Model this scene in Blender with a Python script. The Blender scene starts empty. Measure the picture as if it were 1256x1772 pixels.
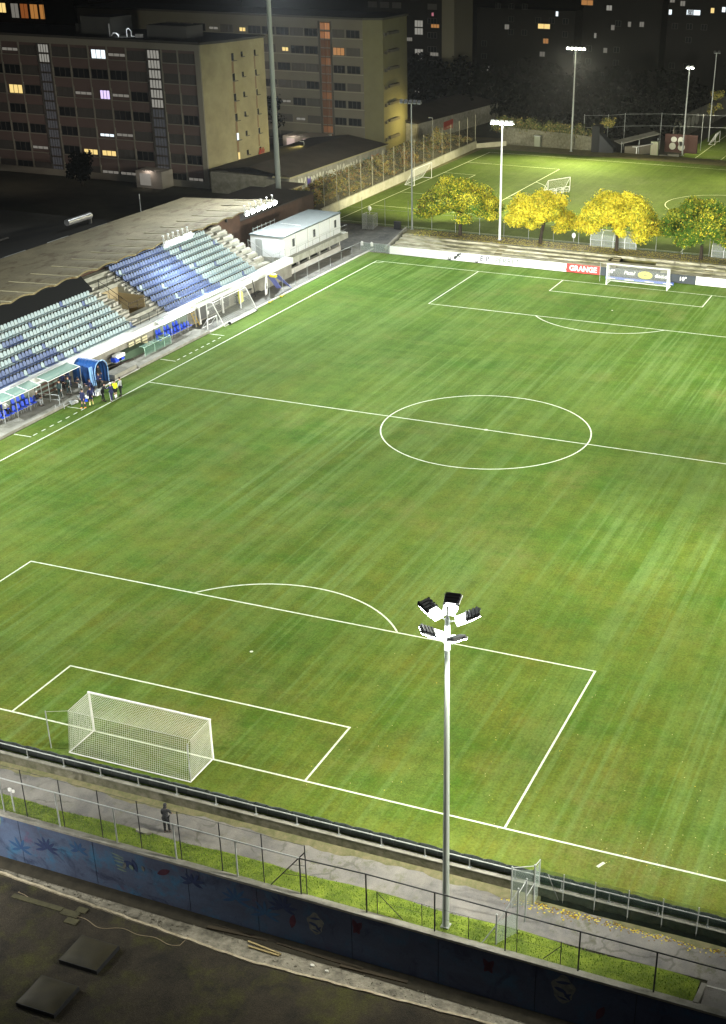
import bpy, bmesh, math, random
from mathutils import Vector, Matrix, Euler
import numpy as np
random.seed(7); rng = np.random.default_rng(7)
sc = bpy.context.scene
COL = sc.collection
R = math.radians
PI = math.pi

# ------------------------------------------------------------------ camera
cam_d = bpy.data.cameras.new("camera"); cam = bpy.data.objects.new("camera", cam_d); COL.objects.link(cam)
cam_d.sensor_fit = 'HORIZONTAL'; cam_d.sensor_width = 36.0
cam_d.lens = 36.0 * 2301.7 / 1256
cam_d.shift_x = -0.14647; cam_d.shift_y = 0.15087
cam_d.clip_start = 1.0; cam_d.clip_end = 3000
M = Matrix.Rotation(0.3512227, 4, 'Z') @ Matrix.Rotation(1.0759476, 4, 'X') @ Matrix.Rotation(0.0144972, 4, 'Z')
cam.matrix_world = Matrix.Translation((36.6764, -50.5680, 40.3065)) @ M
sc.camera = cam

# ------------------------------------------------------------------ world, exposure
w = bpy.data.worlds.new("World"); sc.world = w; w.use_nodes = True
nt = w.node_tree; bg = nt.nodes["Background"]
sky = nt.nodes.new("ShaderNodeTexSky"); sky.sky_type = 'NISHITA'; sky.sun_disc = False
sky.sun_elevation = R(-3); sky.sun_rotation = R(200)
nt.links.new(sky.outputs[0], bg.inputs[0]); bg.inputs[1].default_value = 0.13
sc.view_settings.view_transform = 'Standard'; sc.view_settings.look = 'None'
sc.view_settings.exposure = 0.0; sc.view_settings.gamma = 1.0
sc.cycles.use_denoising = True
sc.cycles.max_bounces = 5; sc.cycles.diffuse_bounces = 2; sc.cycles.glossy_bounces = 2
sc.cycles.transparent_max_bounces = 24; sc.cycles.sample_clamp_indirect = 4.0
sc.cycles.caustics_reflective = False; sc.cycles.caustics_refractive = False

# ------------------------------------------------------------------ floodlight beams of masts and roof rows, assumed lamp posts, and added fill spots
POWER = 1.0
def beam(pos, aim, power, cone=60, col=(0.95, 1.0, 0.97), rad=0.35, blend=1.0):
    d = bpy.data.lights.new("flood_or_fill_beam", 'SPOT'); d.energy = power * POWER; d.color = col
    d.spot_size = R(cone); d.spot_blend = blend; d.shadow_soft_size = rad
    o = bpy.data.objects.new("flood_or_fill_beam", d); COL.objects.link(o)
    o.location = pos
    o.rotation_euler = (Vector(aim) - Vector(pos)).to_track_quat('-Z', 'Y').to_euler()
    return o
COOL = (0.92, 1.0, 1.0); WARM = (1.0, 0.96, 0.68); NEUT = (1.0, 0.99, 0.88); AMB = (1.0, 0.93, 0.70); ORG = (1.0, 0.62, 0.22)
# main pitch beams, some from assumed unseen masts, then extra ones added for boards, trees and stand roof
PITCH_AND_FILL_BEAMS = [
    ((19.6, -5.6, 15.2), (-14, 28, 0), 110, 16.2, AMB),
    ((19.6, -5.6, 15.2), (-14, 28, 0), 70, 5.4, AMB),
    ((19.6, -5.6, 15.2), (5, 45, 0), 70, 24.2, AMB),
    ((19.6, -5.6, 15.2), (12, 2, 0), 110, 6.7, AMB),
    ((19.6, -5.6, 15.2), (30, 35, 0), 70, 11.9, AMB),
    ((-18.5, -5.8, 15.2), (0, 12, 0), 110, 4.0, AMB),
    ((-18.5, -5.8, 15.2), (0, 12, 0), 70, 4.2, AMB),
    ((-18.5, -5.8, 15.2), (-5, 45, 0), 70, 8.0, AMB),
    ((-18.5, -5.8, 15.2), (-30, 8, 0), 110, 4.5, AMB),
    ((-42.6, 33, 7.7), (-25, 33, 0), 130, 3.2, COOL),
    ((-42.6, 33, 7.7), (15, 33, 0), 90, 4.2, COOL),
    ((-42.6, 74.5, 7.7), (-25, 74.5, 0), 130, 3.8, COOL),
    ((-42.6, 74.5, 7.7), (15, 74.5, 0), 130, 2.3, COOL),
    ((-56.5, 123, 34.5), (-15, 95, 0), 70, 94.0, COOL),
    ((-56.5, 123, 34.5), (0, 60, 0), 70, 63.0, COOL),
    ((-56.5, 123, 34.5), (-30, 105, 0), 45, 33.4, COOL),
    ((-56.5, 123, 34.5), (10, 80, 0), 70, 23.4, COOL),
    ((-56.5, 123, 34.5), (-30, 70, 0), 70, 147.6, COOL),
    ((-56.5, 123, 34.5), (-30, 70, 0), 45, 173.7, COOL),
    ((-56.5, -20, 34.5), (-15, 10, 0), 70, 44.4, COOL),
    ((-56.5, -20, 34.5), (0, 45, 0), 70, 69.3, COOL),
    ((-56.5, -20, 34.5), (0, 45, 0), 45, 51.0, COOL),
    ((-56.5, -20, 34.5), (10, 25, 0), 70, 40.1, COOL),
    ((-56.5, -20, 34.5), (10, 25, 0), 45, 37.6, COOL),
    ((-56.5, -20, 34.5), (-30, 40, 0), 70, 164.8, COOL),
    ((-56.5, -20, 34.5), (-30, 40, 0), 45, 153.1, COOL),
    ((44, -4, 17), (0, 16, 0), 110, 12.4, NEUT),
    ((44, -4, 17), (0, 16, 0), 60, 5.3, NEUT),
    ((44, -4, 17), (-20, 31, 0), 110, 74.0, NEUT),
    ((44, 34, 17), (22, 34, 0), 110, 73.6, NEUT),
    ((44, 34, 17), (0, 34, 0), 60, 14.6, NEUT),
    ((44, 34, 17), (-20, 34, 0), 110, 11.7, NEUT),
    ((44, 34, 17), (-20, 34, 0), 60, 85.9, NEUT),
    ((44, 72, 17), (22, 72, 0), 110, 60.4, NEUT),
    ((44, 72, 17), (-20, 72, 0), 110, 47.0, NEUT),
    ((44, 72, 17), (-20, 72, 0), 60, 94.1, NEUT),
    ((44, 110, 17), (0, 90, 0), 110, 30.3, NEUT),
    ((44, 110, 17), (0, 90, 0), 60, 12.8, NEUT),
    ((44, 110, 17), (-20, 80, 0), 110, 98.4, NEUT),
    ((44, 110, 17), (-20, 80, 0), 60, 79.4, NEUT),
    ((-21.8, 117.6, 15.6), (-25, 100, 0), 110, 10.5, NEUT),
    ((-21.8, 117.6, 15.6), (-25, 100, 0), 70, 3.0, NEUT),
    ((-21.8, 117.6, 15.6), (0, 95, 0), 110, 4.2, NEUT),
    ((-21.8, 117.6, 15.6), (0, 95, 0), 70, 43.0, NEUT),
    ((19.6, -5.6, 15.2), (-8, 112, 2.0), 26, 560, NEUT),  # added to brighten the boards and the trees behind them
    ((-18.5, -5.8, 15.2), (-10, 112, 2.0), 26, 560, NEUT),  # same added fill from the left mast
    ((44, 34, 17), (8, 112, 1), 40, 90, NEUT),  # further fill added for the boards
    ((-56.5, -20, 34.5), (-50, 50, 8), 60, 45, COOL),  # added to brighten the stand roof
    ((-56.5, 123, 34.5), (-50, 70, 8), 70, 20, COOL),  # second added beam on the stand roof
]
for pos_, aim_, cone_, kw_, col_ in PITCH_AND_FILL_BEAMS: beam(pos_, aim_, kw_ * 1000, cone_, col_)
beam((19.6, -6.0, 14.9), (17, -5.5, -1), 10000, 85, NEUT, 0.6)  # extra spill added for verge, path and near roof
beam((20.2, -7.45, 13.9), (19.8, -6.95, 5), 2600, 80, NEUT, 0.2)  # added spot with no lamp, whitens the pole below the head
beam((-18.5, -6.0, 14.9), (0, -5, -1), 14000, 90, NEUT, 0.6)  # extra spill added along the path and grass strip
beam((-8.6, -13.0, 0.6), (0, -7.2, -2.8), 4200, 130, (1.0, 0.97, 0.9), 0.25)  # beam of the assumed lamp post, brightens the mural wall
for y in (33, 74.5, 93):
    beam((-42.3, y, 7.6), (-42.5, y, 0), 2700, 175, COOL, 0.6)
    beam((-42.6, y, 7.9), (-52, y, 7.4), 60, 140, COOL)
# white mast between the trees: lights both fields
beam((-21.8, 119.0, 15.6), (-22, 158, 0), 120e3, 76, WARM)
beam((-21.8, 119.4, 15.6), (-52, 152, 1), 120e3, 76, WARM)
beam((-21.8, 118.7, 15.6), (10, 150, 1), 120e3, 76, WARM)
# masts on the far side of the second field
beam((-33.8, 190.9, 17.6), (-34, 158, 1), 100e3, 100, WARM)
beam((-33.8, 190.9, 17.6), (-8, 160, 1), 100e3, 100, WARM)
beam((-15.8, 203.5, 14.6), (-8, 212, 0), 12e3, 110, WARM)
beam((12, 190.9, 17.6), (8, 158, 1), 100e3, 100, WARM)  # unseen source, no mast is built for this beam
beam((20, 119, 15.6), (12, 148, 1), 45e3, 100, WARM)  # unseen source on the near side, also without a built mast

# ------------------------------------------------------------------ helpers
def wloc(o):
    v = Vector((0, 0, 0))
    while o is not None:
        v = v + Vector(o.location); o = o.parent
    return v
class MB:
    def __init__(s): s.v = []; s.f = []; s.m = []; s.sm = []
    def add(s, vs, fs, m=0, smooth=False):
        n = len(s.v); s.v += [tuple(v) for v in vs]
        s.f += [tuple(n + i for i in f) for f in fs]; s.m += [m] * len(fs); s.sm += [smooth] * len(fs)
        return s
    def box(s, x0, y0, z0, x1, y1, z1, m=0):
        vs = [(x, y, z) for z in (z0, z1) for y in (y0, y1) for x in (x0, x1)]
        return s.add(vs, [(0, 2, 3, 1), (4, 5, 7, 6), (0, 1, 5, 4), (2, 6, 7, 3), (0, 4, 6, 2), (1, 3, 7, 5)], m)
    def obox(s, c, h, rot=None, m=0):
        rm = rot if rot is not None else Matrix.Identity(3); c = Vector(c)
        vs = [c + rm @ Vector((x * h[0], y * h[1], z * h[2])) for z in (-1, 1) for y in (-1, 1) for x in (-1, 1)]
        return s.add(vs, [(0, 2, 3, 1), (4, 5, 7, 6), (0, 1, 5, 4), (2, 6, 7, 3), (0, 4, 6, 2), (1, 3, 7, 5)], m)
    def prism(s, pts, d, m=0):          # pts: planar polygon (3d), extruded by vector d
        d = Vector(d); a = [Vector(p) for p in pts]; n = len(a)
        vs = a + [p + d for p in a]
        fs = [tuple(range(n - 1, -1, -1)), tuple(range(n, 2 * n))] + [(i, (i + 1) % n, n + (i + 1) % n, n + i) for i in range(n)]
        return s.add(vs, fs, m)
    def tube(s, p0, p1, r0, r1=None, n=8, m=0, cap=True, smooth=True):
        r1 = r0 if r1 is None else r1
        p0 = Vector(p0); p1 = Vector(p1); d = (p1 - p0)
        if d.length < 1e-6: return s
        d.normalize(); a = d.orthogonal().normalized(); b = d.cross(a)
        vs = []
        for p, r in ((p0, r0), (p1, r1)):
            for i in range(n):
                t = 2 * PI * i / n; vs.append(p + (a * math.cos(t) + b * math.sin(t)) * r)
        s.add(vs, [(i, (i + 1) % n, n + (i + 1) % n, n + i) for i in range(n)], m, smooth)
        if cap and n > 2:
            s.add(vs[:n], [tuple(range(n - 1, -1, -1))], m); s.add(vs[n:], [tuple(range(n))], m)
        return s
    def path(s, pts, r, n=6, m=0):
        for a, b in zip(pts[:-1], pts[1:]): s.tube(a, b, r, n=n, m=m)
        return s
    def quad(s, a, b, c, d, m=0): return s.add([a, b, c, d], [(0, 1, 2, 3)], m)
    def ball(s, c, r, m=0, nu=10, nv=6, sc_=(1, 1, 1)):
        vs = [(c[0], c[1], c[2] - r * sc_[2])]
        for j in range(1, nv):
            ph = -PI / 2 + PI * j / nv
            for i in range(nu):
                t = 2 * PI * i / nu
                vs.append((c[0] + r * sc_[0] * math.cos(ph) * math.cos(t), c[1] + r * sc_[1] * math.cos(ph) * math.sin(t), c[2] + r * sc_[2] * math.sin(ph)))
        vs.append((c[0], c[1], c[2] + r * sc_[2])); L = len(vs) - 1
        fs = [(0, 1 + (i + 1) % nu, 1 + i) for i in range(nu)]
        for j in range(nv - 2):
            fs += [(1 + j * nu + i, 1 + j * nu + (i + 1) % nu, 1 + (j + 1) * nu + (i + 1) % nu, 1 + (j + 1) * nu + i) for i in range(nu)]
        fs += [(L, 1 + (nv - 2) * nu + i, 1 + (nv - 2) * nu + (i + 1) % nu) for i in range(nu)]
        return s.add(vs, fs, m, True)
    def build(s, name, mats, parent=None, loc=None):
        me = bpy.data.meshes.new(name)
        o0 = Vector(loc) if loc is not None else Vector((0, 0, 0))
        base = o0 + (wloc(parent) if parent is not None else Vector((0, 0, 0)))
        if s.v:
            V = np.array([tuple(v) for v in s.v], dtype=float) - np.array(base)
            me.from_pydata(V.tolist(), [], s.f)
        if not isinstance(mats, (list, tuple)): mats = [mats]
        for m in mats: me.materials.append(m)
        me.polygons.foreach_set("material_index", s.m); me.polygons.foreach_set("use_smooth", s.sm)
        me.update()
        o = bpy.data.objects.new(name, me); COL.objects.link(o); o.location = o0
        if parent is not None: o.parent = parent
        return o
def tag(o, label=None, cat=None, group=None, kind=None):
    if label: o["label"] = label
    if cat: o["category"] = cat
    if group: o["group"] = group
    if kind: o["kind"] = kind
    return o
def thing(name, label, cat, loc=(0, 0, 0), rz=0.0, group=None):
    o = bpy.data.objects.new(name, None); COL.objects.link(o); o.empty_display_size = 0.3
    o.location = loc; o.rotation_euler = (0, 0, rz)
    return tag(o, label, cat, group)
def struct(name, mb, m): return tag(mb.build(name, m), kind='structure')
def kids(o): return [c for c in bpy.data.objects if c.parent == o]
def dup(o, loc=None, rz=None, label=None, parent=None, _top=True):
    c = o.copy(); COL.objects.link(c)
    if parent is not None: c.parent = parent
    if _top:
        if loc is not None: c.location = loc
        if rz is not None: c.rotation_euler = (0, 0, rz)
        if label: c["label"] = label
    for ch in kids(o): dup(ch, parent=c, _top=False)
    return c

# ------------------------------------------------------------------ materials
_mc = {}
def mat(name, col, rough=0.7, spec=0.3, metal=0.0, noise=None, bump=None, col2=None, emis=None, alpha=1.0, trans=None):
    """noise=(scale, contrast, stretch xyz) mixes col and col2"""
    if name in _mc: return _mc[name]
    m = bpy.data.materials.new(name); m.use_nodes = True; nt = m.node_tree; b = nt.nodes["Principled BSDF"]
    b.inputs["Roughness"].default_value = rough; b.inputs["Metallic"].default_value = metal
    b.inputs["Specular IOR Level"].default_value = spec; b.inputs["Alpha"].default_value = alpha
    b.inputs["Base Color"].default_value = (*col, 1)
    if noise or bump:
        tc = nt.nodes.new("ShaderNodeTexCoord"); mp = nt.nodes.new("ShaderNodeMapping")
        nt.links.new(tc.outputs["Object"], mp.inputs[0])
    if noise:
        s, con = noise[0], noise[1]; mp.inputs["Scale"].default_value = noise[2] if len(noise) > 2 else (1, 1, 1)
        n = nt.nodes.new("ShaderNodeTexNoise"); n.inputs["Scale"].default_value = s; n.inputs["Detail"].default_value = 6; n.inputs["Roughness"].default_value = 0.65
        nt.links.new(mp.outputs[0], n.inputs["Vector"])
        cr = nt.nodes.new("ShaderNodeValToRGB"); cr.color_ramp.elements[0].position = 0.5 - con; cr.color_ramp.elements[1].position = 0.5 + con
        c2 = col2 or tuple(c * 0.6 for c in col)
        cr.color_ramp.elements[0].color = (*c2, 1); cr.color_ramp.elements[1].color = (*col, 1)
        nt.links.new(n.outputs[0], cr.inputs[0]); nt.links.new(cr.outputs[0], b.inputs["Base Color"])
    if bump:
        n2 = nt.nodes.new("ShaderNodeTexNoise"); n2.inputs["Scale"].default_value = bump[0]; n2.inputs["Detail"].default_value = 4
        nt.links.new(tc.outputs["Object"], n2.inputs["Vector"])
        bp = nt.nodes.new("ShaderNodeBump"); bp.inputs["Strength"].default_value = bump[1]; bp.inputs["Distance"].default_value = 0.05
        nt.links.new(n2.outputs[0], bp.inputs["Height"]); nt.links.new(bp.outputs[0], b.inputs["Normal"])
    if emis:
        b.inputs["Emission Color"].default_value = (*emis[0], 1); b.inputs["Emission Strength"].default_value = emis[1]
    _mc[name] = m; return m
def G(m): return m.node_tree, m.node_tree.nodes, m.node_tree.links
def ramp(nt, src, p0, p1, c0=(0, 0, 0, 1), c1=(1, 1, 1, 1)):
    r = nt.nodes.new("ShaderNodeValToRGB"); r.color_ramp.elements[0].position = p0; r.color_ramp.elements[1].position = p1
    r.color_ramp.elements[0].color = c0; r.color_ramp.elements[1].color = c1
    nt.links.new(src, r.inputs[0]); return r.outputs[0]
def nz(nt, vec, scale, detail=5, rough=0.6, sc3=None, dist=0.0, loc=(0, 0, 0)):
    mp = nt.nodes.new("ShaderNodeMapping"); mp.inputs["Scale"].default_value = sc3 or (1, 1, 1); mp.inputs["Location"].default_value = loc
    nt.links.new(vec, mp.inputs[0])
    n = nt.nodes.new("ShaderNodeTexNoise"); n.inputs["Scale"].default_value = scale; n.inputs["Detail"].default_value = detail
    n.inputs["Roughness"].default_value = rough; n.inputs["Distortion"].default_value = dist
    nt.links.new(mp.outputs[0], n.inputs["Vector"]); return n.outputs[0]
def mixc(nt, fac, a, b, mode='MIX'):
    m = nt.nodes.new("ShaderNodeMix"); m.data_type = 'RGBA'; m.blend_type = mode
    for i, v in ((0, fac), (6, a), (7, b)):
        if hasattr(v, 'links'): nt.links.new(v, m.inputs[i])
        else: m.inputs[i].default_value = v if i == 0 else (*v, 1) if len(v) == 3 else v
    return m.outputs[2]
def math_(nt, op, a, b=None):
    m = nt.nodes.new("ShaderNodeMath"); m.operation = op
    for i, v in ((0, a), (1, b)):
        if v is None: continue
        if hasattr(v, 'links'): nt.links.new(v, m.inputs[i])
        else: m.inputs[i].default_value = v
    return m.outputs[0]

def turf(name, dark, light, dry, wear, streak=0.5):
    m = mat(name, light, rough=0.95, spec=0.04); nt, N, L = G(m); b = N["Principled BSDF"]
    tc = N.new("ShaderNodeTexCoord"); v = tc.outputs["Object"]
    big = ramp(nt, nz(nt, v, 0.045, 4, 0.55), 0.40, 0.60)
    c = mixc(nt, big, dark, light)
    mid = ramp(nt, nz(nt, v, 0.16, 6, 0.7, loc=(13, 7, 0)), 0.35, 0.7)
    sp = N.new("ShaderNodeSeparateXYZ"); L.new(v, sp.inputs[0])
    along = ramp(nt, math_(nt, 'MULTIPLY', sp.outputs[1], 0.01), 0.05, 0.75, (1, 1, 1, 1), (0.25, 0.25, 0.25, 1))  # olive blend grows stronger toward the near end
    c = mixc(nt, math_(nt, 'MULTIPLY', mid, along), c, dry)
    # brushing streaks along the length of the field, gathered in bands, and fainter ones across
    band = ramp(nt, nz(nt, v, 0.06, 3, 0.6, loc=(31, 5, 0)), 0.38, 0.62, (0.25, 0.25, 0.25, 1))
    s1 = ramp(nt, nz(nt, v, 1.0, 4, 0.7, sc3=(0.62, 0.030, 1)), 0.44, 0.66)
    c = mixc(nt, math_(nt, 'MULTIPLY', math_(nt, 'MULTIPLY', s1, band), 0.55 * streak), c, (light[0] * 1.8, light[1] * 1.55, light[2] * 3.0))
    s2 = ramp(nt, nz(nt, v, 1.0, 4, 0.75, sc3=(0.045, 0.55, 1), loc=(3, 3, 0)), 0.46, 0.68)
    c = mixc(nt, math_(nt, 'MULTIPLY', s2, 0.28 * streak), c, (light[0] * 1.45, light[1] * 1.2, light[2] * 1.4))
    s3 = ramp(nt, nz(nt, v, 1.0, 3, 0.6, sc3=(1.1, 0.06, 1), loc=(9, 1, 0)), 0.50, 0.70)
    c = mixc(nt, math_(nt, 'MULTIPLY', s3, 0.20 * streak), c, tuple(x * 0.70 for x in dark))
    s5 = ramp(nt, nz(nt, v, 1.0, 2, 0.5, sc3=(2.3, 0.012, 1), loc=(5, 2, 0)), 0.52, 0.62)
    c = mixc(nt, math_(nt, 'MULTIPLY', math_(nt, 'MULTIPLY', s5, band), 0.40 * streak), c, (light[0] * 1.75, light[1] * 1.55, light[2] * 3.2))
    s4 = ramp(nt, nz(nt, v, 0.55, 7, 0.8, loc=(19, 1, 0)), 0.35, 0.65, (0.86, 0.86, 0.86, 1), (1.14, 1.14, 1.14, 1))
    c = mixc(nt, 1.0, c, s4, 'MULTIPLY')
    # worn reddish patches
    wn = ramp(nt, nz(nt, v, 0.11, 5, 0.6, loc=(41, 17, 0)), 0.54, 0.72)
    wf = ramp(nt, nz(nt, v, 1.3, 5, 0.7), 0.3, 0.7)
    c = mixc(nt, math_(nt, 'MULTIPLY', math_(nt, 'MULTIPLY', wn, wf), 0.42), c, wear)
    for gx, gy, gr in ((0.5, 2.2, 6.0), (0, 104.5, 5.0), (26, -0.5, 8.0), (-9.5, -1.0, 3.5)) if streak > 1 else ():
        mp = N.new("ShaderNodeMapping"); mp.vector_type = 'POINT'; mp.inputs["Location"].default_value = (-gx / gr, -gy / (gr * .45), 0); mp.inputs["Scale"].default_value = (1 / gr, 1 / (gr * .45), 0); L.new(v, mp.inputs[0])
        gd = N.new("ShaderNodeTexGradient"); gd.gradient_type = 'SPHERICAL'; L.new(mp.outputs[0], gd.inputs[0])
        c = mixc(nt, math_(nt, 'MULTIPLY', math_(nt, 'MULTIPLY', gd.outputs[1], wf), 0.55), c, wear)
    # grain
    g = ramp(nt, nz(nt, v, 7.0, 4, 0.8), 0.25, 0.75, (0.6, 0.6, 0.6, 1), (1.4, 1.4, 1.4, 1))
    c = mixc(nt, 1.0, c, g, 'MULTIPLY')
    c = mixc(nt, 1.0, c, ramp(nt, nz(nt, v, 2.6, 5, 0.85, loc=(2, 8, 0)), 0.3, 0.7, (0.84, 0.84, 0.84, 1), (1.16, 1.16, 1.16, 1)), 'MULTIPLY')
    L.new(c, b.inputs["Base Color"])
    n2 = nz(nt, v, 14, 3); bp = N.new("ShaderNodeBump"); bp.inputs["Strength"].default_value = 0.6; bp.inputs["Distance"].default_value = 0.04
    L.new(n2, bp.inputs["Height"]); L.new(bp.outputs[0], b.inputs["Normal"])
    return m
def mesh_mat(name, col, cell, wire, rough=0.5, metal=0.0):
    """woven wire or net: diagonal grid cut out by alpha, object space (x,y,z summed so it works on any upright plane)"""
    m = mat(name, col, rough=rough, metal=metal); nt, N, L = G(m); b = N["Principled BSDF"]
    tc = N.new("ShaderNodeTexCoord"); sp = N.new("ShaderNodeSeparateXYZ"); L.new(tc.outputs["Object"], sp.inputs[0])
    h = math_(nt, 'ADD', sp.outputs[0], sp.outputs[1])
    u = math_(nt, 'ADD', h, sp.outputs[2]); v = math_(nt, 'SUBTRACT', h, sp.outputs[2])
    def line(x):
        f = math_(nt, 'FRACT', math_(nt, 'DIVIDE', x, cell)); return math_(nt, 'LESS_THAN', f, wire / cell)
    a = math_(nt, 'MAXIMUM', line(u), line(v)); L.new(a, b.inputs["Alpha"]); return m

grass = turf("pitch_turf", (0.041, 0.099, 0.0100), (0.075, 0.134, 0.0190), (0.128, 0.134, 0.020), (0.21, 0.165, 0.065), 1.2)
grass2 = turf("second_turf", (0.070, 0.112, 0.012), (0.095, 0.14, 0.020), (0.13, 0.15, 0.03), (0.22, 0.22, 0.12), 0.5)
verge = mat("verge_grass", (0.19, 0.25, 0.03), 0.9, noise=(1.3, 0.16), col2=(0.07, 0.11, 0.015), bump=(12, 1.0))
white_line = mat("line_paint", (0.76, 0.80, 0.66), 0.8, noise=(3.5, 0.22), col2=(0.42, 0.50, 0.32))
white = mat("white_paint", (0.8, 0.8, 0.78), 0.45)
cream = mat("cream_wall", (0.52, 0.50, 0.38), 0.85, noise=(0.7, 0.25), col2=(0.36, 0.34, 0.24))
galv = mat("galvanised_steel", (0.42, 0.44, 0.43), 0.5, 0.5, 0.1, noise=(3, 0.3), col2=(0.32, 0.34, 0.33))
darkmetal = mat("dark_metal", (0.025, 0.026, 0.028), 0.5)
black = mat("black_fabric", (0.006, 0.007, 0.008), 0.7)
concrete = mat("concrete", (0.33, 0.32, 0.28), 0.9, noise=(1.3, 0.22), col2=(0.17, 0.165, 0.13), bump=(6, 0.5))
palecon = mat("pale_concrete", (0.58, 0.57, 0.52), 0.85, noise=(1.1, 0.25), col2=(0.40, 0.39, 0.34))
mossy = mat("mossy_stone", (0.26, 0.24, 0.18), 0.95, noise=(2.2, 0.22), col2=(0.09, 0.095, 0.05), bump=(8, 0.8))
rust = mat("brown_boards", (0.10, 0.055, 0.035), 0.9, noise=(0.8, 0.3), col2=(0.04, 0.025, 0.018))
emw = mat("lamp_glass_lit", (1, 1, 1), emis=((0.96, 1.0, 0.97), 90.0))
emw_soft = mat("lamp_glass_soft", (1, 1, 1), emis=((0.96, 1.0, 0.97), 9.0))
emy = mat("lamp_glass_warm", (1, 1, 1), emis=((1.0, 0.98, 0.82), 60.0))
blueseat = mat("seat_blue", (0.085, 0.13, 0.31), 0.5, noise=(1.2, .2), col2=(0.17, 0.22, 0.36))
paleseat = mat("seat_faded", (0.44, 0.53, 0.54), 0.55, noise=(1.2, .2), col2=(0.34, 0.46, 0.52))
brightblue = mat("seat_bright_blue", (0.02, 0.07, 0.62), 0.35)

# asphalt path with cracks, pale and dark patches
def asphalt(name, c1, c2, crack=True):
    m = mat(name, c1, 0.9); nt, N, L = G(m); b = N["Principled BSDF"]; tc = N.new("ShaderNodeTexCoord"); v = tc.outputs["Object"]
    c = mixc(nt, ramp(nt, nz(nt, v, 0.35, 6, 0.65), 0.38, 0.62), c2, c1)
    c = mixc(nt, math_(nt, 'MULTIPLY', ramp(nt, nz(nt, v, 1.1, 5, 0.7, loc=(5, 5, 0)), 0.5, 0.7), 0.5), c, (0.24, 0.225, 0.195))
    if crack:
        mp = N.new("ShaderNodeVectorMath"); mp.operation = 'ADD'
        n3 = N.new("ShaderNodeTexNoise"); n3.inputs["Scale"].default_value = 0.9; n3.inputs["Detail"].default_value = 6; L.new(v, n3.inputs["Vector"])
        sc_ = N.new("ShaderNodeVectorMath"); sc_.operation = 'SCALE'; sc_.inputs[3].default_value = 1.6; L.new(n3.outputs[1], sc_.inputs[0])
        L.new(v, mp.inputs[0]); L.new(sc_.outputs[0], mp.inputs[1])
        vo = N.new("ShaderNodeTexVoronoi"); vo.feature = 'DISTANCE_TO_EDGE'; vo.inputs["Scale"].default_value = 0.33; L.new(mp.outputs[0], vo.inputs["Vector"])
        e = ramp(nt, vo.outputs[0], 0.008, 0.03, (1, 1, 1, 1), (0, 0, 0, 1))
        e = math_(nt, 'MULTIPLY', e, ramp(nt, nz(nt, v, 0.4, 2), 0.48, 0.56))
        c = mixc(nt, math_(nt, 'MULTIPLY', e, 0.5), c, (0.06, 0.06, 0.045))
    mo = math_(nt, 'MULTIPLY', ramp(nt, nz(nt, v, 2.2, 5, 0.7), 0.5, 0.65), ramp(nt, nz(nt, v, 0.25, 2, loc=(9, 0, 0)), 0.5, 0.6))
    c = mixc(nt, math_(nt, 'MULTIPLY', mo, 0.6), c, (0.09, 0.095, 0.04))
    g = ramp(nt, nz(nt, v, 25, 3, 0.8), 0.25, 0.75, (0.75, 0.75, 0.75, 1), (1.2, 1.2, 1.2, 1))
    c = mixc(nt, 1.0, c, g, 'MULTIPLY'); L.new(c, b.inputs["Base Color"]); return m
path_m = asphalt("worn_asphalt", (0.235, 0.225, 0.205), (0.125, 0.122, 0.12))
plain_asph = asphalt("dark_asphalt", (0.12, 0.12, 0.115), (0.07, 0.07, 0.068), False)

# ------------------------------------------------------------------ ground (one sheet, stepped down behind the near touchline)
YW = lambda x: -6.87 - 0.0150 * (x + 3)             # foot of the near mural wall, measured
earth = mat("earth", (0.05, 0.048, 0.03), 0.95, noise=(0.3, 0.25), col2=(0.025, 0.025, 0.016))
mb = MB()
prof = [(-400, -4.05), (-6.2, -4.05), (-6.2, -1.08), (-3.55, -1.08), (-3.55, -0.06), (110.6, -0.06), (1400, -0.06)]
for (ya, za), (yb, zb) in zip(prof[:-1], prof[1:]):
    mb.quad((-900, ya, za), (900, ya, za), (900, yb, zb), (-900, yb, zb))
struct("ground", mb, earth)
mb = MB(); mb.quad((-37.0, -3.36, 0), (40.5, -3.36, 0), (40.5, 110.2, 0), (-37.0, 110.2, 0)); struct("pitch", mb, grass)

# markings, 12 cm wide, 5 mm above the turf
LW = 0.12
def seg(mb, a, b, z=0.005, w_=LW, ext=True):
    a = Vector((a[0], a[1], 0)); b = Vector((b[0], b[1], 0)); d = (b - a).normalized(); n = Vector((-d.y, d.x, 0)) * w_ / 2
    if ext: a -= d * w_ / 2; b += d * w_ / 2
    zz = Vector((0, 0, z)); mb.quad(a - n + zz, b - n + zz, b + n + zz, a + n + zz)
def arc(mb, c, r, a0, a1, z=0.005, n=64, w_=LW):
    for i in range(n):
        t0 = a0 + (a1 - a0) * i / n; t1 = a0 + (a1 - a0) * (i + 1) / n
        p = [(c[0] + rr * math.cos(t), c[1] + rr * math.sin(t), z) for rr, t in ((r - w_ / 2, t0), (r + w_ / 2, t0), (r + w_ / 2, t1), (r - w_ / 2, t1))]
        mb.quad(*p)
L_, W2 = 106.0, 34.0
mb = MB()
eps = LW / 2
seg(mb, (-W2, 0), (W2, 0)); seg(mb, (-W2, L_), (W2, L_))
for x in (-W2, W2): seg(mb, (x, eps), (x, L_ - eps), ext=False)
seg(mb, (-W2 + eps, L_ / 2), (W2 - eps, L_ / 2), ext=False)
arc(mb, (0, L_ / 2), 9.15, 0, 2 * PI, z=0.009, n=128)
arc(mb, (0, L_ / 2), 0.08, 0, 2 * PI, z=0.009, n=16, w_=0.2)
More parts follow.
